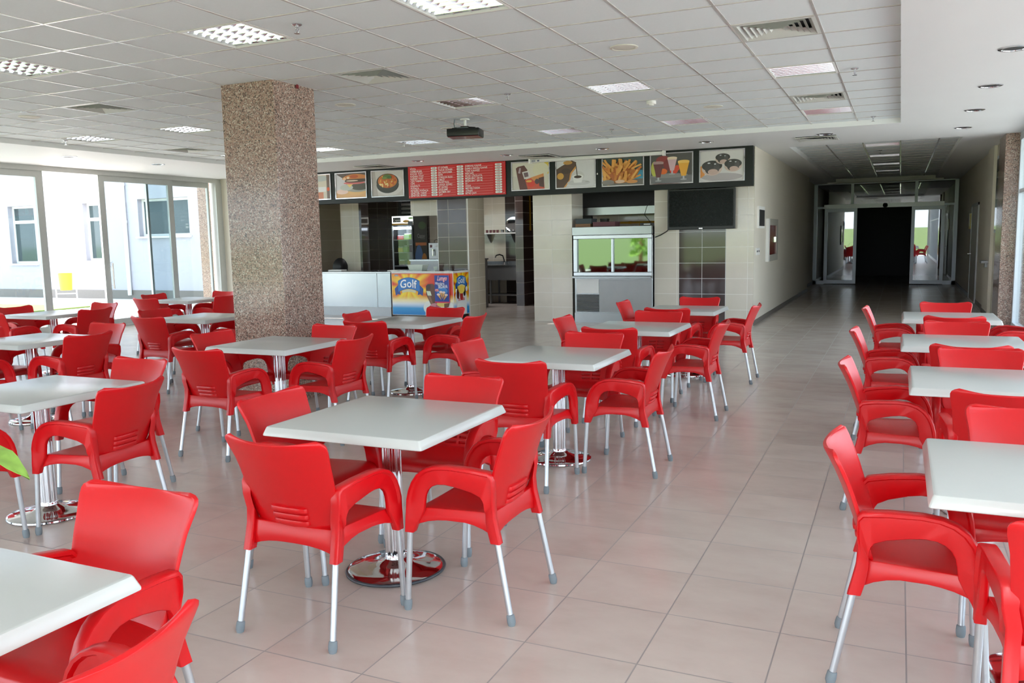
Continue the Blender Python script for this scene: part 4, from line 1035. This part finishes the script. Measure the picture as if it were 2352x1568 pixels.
IT = [(-10.93, 1.6, 'red', 'red packets on the top fridge shelf, left', .16, .1), (-10.72, 1.6, 'leaf', 'green and yellow packets on the top fridge shelf, right', .2, .14), (-10.93, 1.3, 'yellow', 'yellow pot on the middle fridge shelf, left', .13, .13), (-10.78, 1.3, 'leaf', 'green salad pack on the middle fridge shelf', .12, .16),
      (-10.62, 1.3, 'maroon', 'dark red jar on the middle fridge shelf, right', .12, .2), (-10.9, .98, 'pot', 'brown pot on the lower fridge shelf, left', .16, .14), (-10.66, .98, 'yellowpipe', 'orange pot on the lower fridge shelf, right', .16, .16)]
for x, z, m, l, w, h in IT:
    b = B(); b.box(x-w/2, x+w/2, 17.4, 17.55, z, z+h*.8, M[m]); b.box(x-w/2+.01, x+w/2-.01, 17.41, 17.54, z+h*.8, z+h, M['white'])
    tag(b.build('food_pack', bevel=(.008, 2)), l, 'food pack')
t = thing('roller_shutter', 'dark ribbed roller shutter housing above the drinks fridge', 'shutter')
b = B()
for k in range(6): b.tube([(-11.05, 17.75, 2.24+.1*k), (-9.9, 17.75, 2.24+.1*k)], .05, M['dullsteel'], n=10)
b.build('slat', t, smooth=50); b = B(); b.box(-11.12, -11.05, 17.68, 17.82, 2.18, 2.94, M['dark']); b.build('side_rail', t)
b = B(); b.box(-10.35, -8.7, 16.9, 17.6, 0, 1.1, M['dullsteel']); b.box(-10.37, -8.68, 16.88, 17.62, 1.1, 1.13, M['steel']); tag(b.build('back_counter'), 'dark steel back counter carrying the tea urn', 'counter')
t = thing('tea_urn', 'grey steel tea urn with a chrome tap on the back counter', 'urn', (-9.78, 17.15, 1.131))
b = B(); b.box(-.14, .14, -.14, .14, 0, .38, M['dullsteel']); b.build('body', t, bevel=(.01, 2)); b = B(); b.tube([(-.06, 0, .38), (-.055, 0, .43), (0, 0, .455), (.055, 0, .43), (.06, 0, .38)], .007, M['black'], n=8); b.build('handle', t, smooth=60)
b = B(); b.tube([(.0, -.14, .2), (.0, -.19, .2), (0, -.19, .08)], .014, M['chrome']); b.lathe([(.02, .2), (.02, .23)], M['chrome'], c=(0, -.18, 0), n=12); b.build('tap', t, smooth=50)
b = B(); b.box(.05, .1, -.142, -.14, .28, .33, M['white']); b.box(-.1, -.04, -.142, -.14, .27, .33, M['maroon']); b.build('dial', t)
t = thing('office_chair', 'black office chair back behind the serving counter', 'chair', (-11.65, 16.05, 0), .9)
b = B(); b.lathe([(.0, -.02), (.16, -.02), (.18, 0), (.16, .02), (.0, .03)], M['black'], mx=Matrix.Translation((0, .2, .98)) @ Matrix.Rotation(pi/2, 4, 'X') @ Matrix.Diagonal((1, 1.25, 1, 1)), n=28); b.build('backrest', t, smooth=50)
b = B(); b.box(-.22, .22, -.22, .22, .45, .52, M['black']); b.build('seat', t, bevel=(.03, 3)); b = B(); b.tube([(0, .2, .8), (0, .24, .6), (0, .1, .46)], .02, M['black']); b.build('back_stem', t, smooth=50)
b = B(); b.tube([(0, 0, .05), (0, 0, .45)], .03, M['dark']); b.build('gas_lift', t, smooth=50)
b = B()
for k in range(5): b.tube([(0, 0, .08), (.27*cos(k*1.2566), .27*sin(k*1.2566), .03)], .022, M['black'], n=8)
b.build('star_base', t, smooth=50)
t = thing('cash_register', 'black cash register on a stand behind the counter', 'cash register', (-11.95, 16.95, 0))
b = B(); b.box(-.35, .35, .0, .6, 0, .8, M['dullsteel']); b.build('stand', t); b = B(); b.box(-.3, .1, .05, .45, .8, .95, M['black']); b.box(-.28, .06, .25, .4, .95, 1.08, M['black']); b.build('body', t, bevel=(.01, 2)); b = B(); b.box(-.32, -.05, .3, .34, 1.09, 1.32, M['blue']); b.build('display', t)
b = B(); b.box(-.185, -.165, .31, .33, 1.07, 1.1, M['black']); b.build('display_post', t)

# sink room
t = thing('sink_unit', 'stainless steel sink unit in the room behind the doorway', 'sink')
b = B(); b.box(-9.7, -8.15, 18.35, 18.94, .9, .94, M['steel']); b.box(-9.7, -8.15, 18.9, 18.94, .94, 1.02, M['steel']); b.build('worktop', t)
b = B(); b.box(-9.68, -8.17, 18.37, 18.4, .58, .9, M['dullsteel']); b.box(-9.5, -8.9, 18.42, 18.85, .62, .9, M['dullsteel']); b.build('basin', t)
for x in (-9.64, -9.03, -8.2):
    for y in (18.42, 18.9):
        b = B(); b.box(x-.02, x+.02, y-.02, y+.02, 0, .58 if y < 18.6 else .9, M['dullsteel']); b.build('leg', t)
b = B(); b.box(-9.68, -8.17, 18.45, 18.9, .2, .23, M['dullsteel']); b.build('undershelf', t)
b = B(); b.tube([(-8.83, 18.8, .94), (-8.83, 18.8, 1.05), (-8.85, 18.76, 1.16), (-8.9, 18.68, 1.19), (-8.95, 18.6, 1.17), (-8.96, 18.57, 1.12)], .016, M['black'], n=10); b.lathe([(.03, .94), (.026, 1.0)], M['chrome'], c=(-8.83, 18.8, 0), n=14); b.build('tap', t, smooth=60)
t = thing('wall_shelf', 'white wall shelf with cups above the sink', 'shelf')
b = B(); b.box(-9.45, -8.45, 18.68, 18.948, 1.69, 1.72, M['white']); b.build('board', t)
for x in (-9.25, -8.6):
    b = B(); b.add([(x-.012, 18.72, 1.69), (x-.012, 18.948, 1.69), (x-.012, 18.948, 1.47), (x+.012, 18.72, 1.69), (x+.012, 18.948, 1.69), (x+.012, 18.948, 1.47)], [(0, 2, 1), (3, 4, 5), (0, 1, 4, 3), (1, 2, 5, 4), (2, 0, 3, 5)], M['dullsteel']); b.build('bracket', t)
CW = ['first', 'second', 'third', 'fourth', 'fifth', 'sixth', 'seventh']
for k in range(7):
    x = -9.28+.095*k if k < 4 else -8.86+.12*(k-4)
    b = B(); r = .034 if k < 4 else .042
    b.lathe([(r*.8, 1.721), (r, 1.79), (r-.004, 1.79), (r*.8-.004, 1.727)], M['maroon' if k < 4 else 'steel'], c=(x, 18.8, 0), n=16)
    tag(b.build('cup', smooth=40), CW[k]+' cup from the left on the shelf above the sink, '+('dark' if k < 4 else 'steel'), 'cup', 'cups on the wall shelf')
b = B(); b.lathe([(.0, 0), (.16, 0), (.185, .012), (.19, .016), (.16, .006)], M['chrome'], mx=Matrix.Translation((-8.62, 18.9, 1.915)) @ Matrix.Rotation(pi/2-.15, 4, 'X'), n=36)
tag(b.build('round_tray', smooth=40), 'round shiny metal tray leaning on the shelf above the sink', 'tray')
b = B(); b.tube([(-7.912, 18.33, 2.94), (-7.912, 18.33, 1.9), (-7.912, 18.33, 1.75)], [.018, .018, .024], M['yellowpipe'])
o = b.build('gas_pipe', smooth=50); tag(o, 'yellow gas pipe in the dark doorway right of the sink', 'pipe'); pass

# ------------------------------------------------------------------ corridor wall fittings
t = thing('wall_panel', 'dark control panel on the corridor wall beside the television wall', 'control panel')
b = B(); b.box(CXL, CXL+.03, 15.05, 15.75, 1.66, 2.04, M['white']); b.build('case', t); b = B(); b.box(CXL+.03, CXL+.036, 15.12, 15.7, 1.7, 1.98, M['dark']); b.build('screen', t)
t = thing('fire_hose_cabinet', 'fire hose cabinet with dark red glass door on the left corridor wall', 'fire cabinet')
b = B(); b.box(CXL, CXL+.05, 16.14, 16.3, 1.05, 1.84, M['white']); b.box(CXL, CXL+.05, 17.3, 17.45, 1.05, 1.84, M['door']); b.box(CXL, CXL+.05, 16.3, 17.3, 1.05, 1.17, M['door']); b.box(CXL, CXL+.05, 16.3, 17.3, 1.72, 1.84, M['door']); b.build('frame', t)
b = B(); b.box(CXL+.01, CXL+.03, 16.3, 17.3, 1.17, 1.72, M['redcab']); dd = b.build('door', t); b = B(); b.box(CXL+.03, CXL+.05, 17.18, 17.24, 1.4, 1.5, M['chrome']); b.build('latch', dd)
t = thing('wall_socket', 'white double socket plate low on the corridor wall corner', 'socket')
b = B(); b.box(CXL, CXL+.012, 14.95, 15.35, 1.2, 1.32, M['white']); b.build('plate', t); b = B(); b.box(CXL+.012, CXL+.016, 15.02, 15.1, 1.25, 1.28, M['dark']); b.box(CXL+.012, CXL+.016, 15.2, 15.28, 1.25, 1.28, M['dark']); b.build('outlet', t)

# ------------------------------------------------------------------ plant at the left edge
def plant():
    t = thing('potted_plant', 'broad green leaf of a plant reaching in at the left edge', 'plant', (-2.9, 1.6, 0))
    b = B(); b.lathe([(.11, 0), (.15, .26), (.16, .26), (.16, .3), (.14, .3), (.13, .25), (.0, .25)], M['pot'], n=28); b.build('pot', t, smooth=40)
    b = B(); b.lathe([(.0, .255), (.128, .255), (.128, .262), (.0, .27)], M['soil'], n=24); b.build('soil', t)
    def lf(base, tip, w, droop, nm='leaf'):
        base, tip = Vector(base), Vector(tip); d = tip-base; side = d.cross(Vector((0, 0, 1))).normalized(); b = B(); rows = []
        N = 10
        for i in range(N+1):
            u = i/N; c = base+d*u+Vector((0, 0, droop*4*u*(1-u)-.03*u*u)); ww = w*(sin(pi*min(1, u*.96+.04)**.75))**.8
            rows.append([c+side*(ww*k/3)+Vector((0, 0, .05*ww*abs(k)/3*3+.004*sin(u*17+k))) for k in (-3, -2, -1, 0, 1, 2, 3)])
        b.rings(rows, M['leaf'], caps=False, closed=False)
        return b.build(nm, t, smooth=80, solid=.0012)
    for top, tip, w in (((.27, 0, .955), (.585, .0, .915), .048), ((-.1, .06, .8), (-.38, .12, .76), .06), ((-.06, -.1, .7), (-.2, -.34, .66), .06), ((-.2, 0, 1.0), (-.45, -.1, .98), .06)):
        s0 = Vector((0, 0, .26)); s1 = Vector(top); b = B()
        b.tube([s0, s0.lerp(s1, .35)+Vector((-.02, 0, .06)), s0.lerp(s1, .7)+Vector((-.02, 0, .07)), s1], [.009, .008, .006, .004], M['stem'], n=8); b.build('stalk', t, smooth=60)
        lf(s1, tip, w, .02)
    return t
plant()

# ------------------------------------------------------------------ outside
b = B(); b.box(-70, 70, -11, 60, -.2, -.13, M['concrete']); b.box(-70, 70, -11, -4.3, -.13, -.06, M['concrete']); b.box(-70, -16.4, -4.25, 60, -.13, -.02, M['concrete']); o = struct(b, 'ground')  # paving strip behind the camera is added to cut green bounce from the lawn
b = B(); b.add([(-400, -600, 4), (400, -600, 4), (400, -11, -.05), (-400, -11, -.05)], [(3, 2, 1, 0)], M['grass']); b.box(-24, -19.5, 9.5, 15.6, -.03, .02, M['grass']); tag(b.build('lawn'), 'green lawn outside the glass walls', 'lawn', kind='stuff')
b = B(); b.box(-15.6, -14.12, -6, 15.3, 3.05, 3.25, M['white']); struct(b, 'ceiling_canopy')
b = B(); b.box(-16.5, 3.3, -6.3, -4.25, 3.05, 3.3, M['white']); b.box(XR+.1, 3.3, -4.3, 15, 3.05, 3.25, M['white']); struct(b, 'added_overhang_south')  # unseen overhang, added to keep sun patches off the floor inside
t = thing('neighbouring_building', 'white rendered building with dark windows outside the glass doors', 'building')
YF = 18.4
wins = [(-26.5, -25.25, 1.08, 2.93, 2.42), (-23.0, -21.98, 1.15, 2.91, 2.42), (-20.65, -18.65, 1.85, 2.95, None)]
b = B(); xs_ = [-45]+[v for w in wins for v in (w[0], w[1])]+[-14.05]
for k in range(0, len(xs_), 2): b.box(xs_[k], xs_[k+1], YF, YF+.3, -.05, 6.2, M['render'])
for x0, x1, z0, z1, _ in wins: b.box(x0, x1, YF, YF+.3, -.05, z0, M['render']); b.box(x0, x1, YF, YF+.3, z1, 6.2, M['render'])
b.box(-45, -14.05, YF-.25, YF+.3, 6.2, 6.5, M['render']); b.build('wall', t)
for x0, x1, z0, z1, bar in wins:
    b = B(); w = .07; y0, y1 = YF+.16, YF+.22
    b.box(x0, x1, y0, y1, z0, z0+w, M['white']); b.box(x0, x1, y0, y1, z1-w, z1, M['white']); b.box(x0, x0+w, y0, y1, z0+w, z1-w, M['white']); b.box(x1-w, x1, y0, y1, z0+w, z1-w, M['white'])
    if bar: b.box(x0+w, x1-w, y0, y1, bar-.05, bar+.05, M['white'])
    wf = b.build('window', t)
    b = B(); b.box(x0+w, x1-w, YF+.185, YF+.195, z0+w, z1-w, M['darkglass']); b.build('pane', wf)
    b = B(); b.box(x0-.08, x1+.08, YF-.08, YF+.16, z0-.05, z0, M['white']); b.build('sill', wf)
b = B(); b.box(-45, -14.05, YF-.02, YF, -.02, .25, M['skirt']); b.build('plinth', t)
b = B(); b.tube([(-21.15, YF-.07, .1), (-21.15, YF-.07, 6.1)], .06, M['white'], n=12)
for z in (2.3, 3.4): b.lathe([(.075, z-.04), (.075, z+.04)], M['white'], c=(-21.15, YF-.07, 0), n=12)
b.build('drainpipe', t, smooth=50)
t = thing('litter_bin', 'yellow litter bin in a pale hoop stand outside the open door', 'bin', (-22.2, 17.0, -.02), .6)
b = B(); b.tube([(-.28, 0, 0), (-.28, 0, 1.0)]+[(-.28*cos(a), 0, 1.0+.28*sin(a)) for a in [pi*k/10 for k in range(1, 10)]]+[(.28, 0, 1.0), (.28, 0, 0)], .022, M['frameblue'], n=10); b.tube([(-.28, 0, .25), (.28, 0, .25)], .018, M['frameblue'], n=8); b.build('stand', t, smooth=60)
b = B(); b.lathe([(.0, .35), (.16, .35), (.19, .85), (.185, .85), (.155, .37)], M['yellow'], n=24); b.build('bucket', t, smooth=40)
# trees beyond the lawn behind the camera and to the right (seen in reflections and through glass)
def tree(x, y, h, l):
    t = thing('tree', l, 'tree', (x, y, -.05), group=None); rr = random.Random(int(x*7+y))
    b = B(); b.tube([(0, 0, 0), (.05, 0, h*.4), (0, .05, h*.7)], [.12, .09, .04], M['pot'], n=8); b.build('trunk', t, smooth=60)
    b = B()
    for k in range(260):
        a = rr.uniform(0, 6.28); q = rr.random()**.5*h*.12; z = h*.12+rr.random()*h*.88; c = Vector((q*cos(a), q*sin(a), z)); s = .22
        n = Vector((rr.uniform(-1, 1), rr.uniform(-1, 1), rr.uniform(-1, 1))).normalized(); u = n.orthogonal().normalized()*s; w = n.cross(u)
        b.add([c-u, c-w*.5, c+u, c+w*.5], [(0, 1, 2, 3)], M['leaf'])
    b.build('foliage', t)

tree(-12.4, -14, 5, 'thin tree on the lawn, seen mirrored in the display case window')

# ------------------------------------------------------------------ light
w = bpy.data.worlds.new('sky'); SC.world = w; w.use_nodes = True
nt = w.node_tree; bg = nt.nodes['Background']
sk = nt.nodes.new('ShaderNodeTexSky'); sk.sky_type = 'HOSEK_WILKIE'; sk.turbidity = 3.5; sk.ground_albedo = .4
sk.sun_direction = Vector((-.55, .25, .8)).normalized()
mixn = nt.nodes.new('ShaderNodeMix'); mixn.data_type = 'RGBA'; mixn.inputs[0].default_value = .6
nt.links.new(sk.outputs[0], mixn.inputs[6]); mixn.inputs[7].default_value = (.82, .91, 1.0, 1)
nt.links.new(mixn.outputs[2], bg.inputs[0]); bg.inputs[1].default_value = 3.5
sd = bpy.data.lights.new('sun', 'SUN'); sd.energy = 9; sd.angle = .01; sd.color = (1, .96, .9)
so = bpy.data.objects.new('sun', sd); COL.objects.link(so)
so.rotation_euler = Vector((-.5, .28, .82)).to_track_quat('Z', 'Y').to_euler()
kl = bpy.data.lights.new('kitchen_fill', 'AREA'); kl.energy = 11; kl.size = .6  # unseen fill light, added to brighten the sink room
ko = bpy.data.objects.new('kitchen_fill', kl); COL.objects.link(ko); ko.location = (-8.9, 17.3, 2.93)
# the photographer's flash, just above the lens
fl = bpy.data.lights.new('camera_flash', 'POINT'); fl.energy = 28; fl.shadow_soft_size = .035; fl.color = (1, .98, .96)
fo = bpy.data.objects.new('camera_flash', fl); COL.objects.link(fo); fo.location = (0, .02, H+.11)
cy = SC.cycles
cy.use_denoising = True; cy.max_bounces = 9; cy.diffuse_bounces = 5; cy.glossy_bounces = 4; cy.transparent_max_bounces = 12; cy.sample_clamp_indirect = 6
cy.caustics_reflective = False; cy.caustics_refractive = False
vs_ = SC.view_settings; SC.display_settings.display_device = 'sRGB'
vs_.view_transform = 'Standard'; vs_.look = 'None'; vs_.exposure = 1.27; vs_.gamma = 1; vs_.use_curve_mapping = False
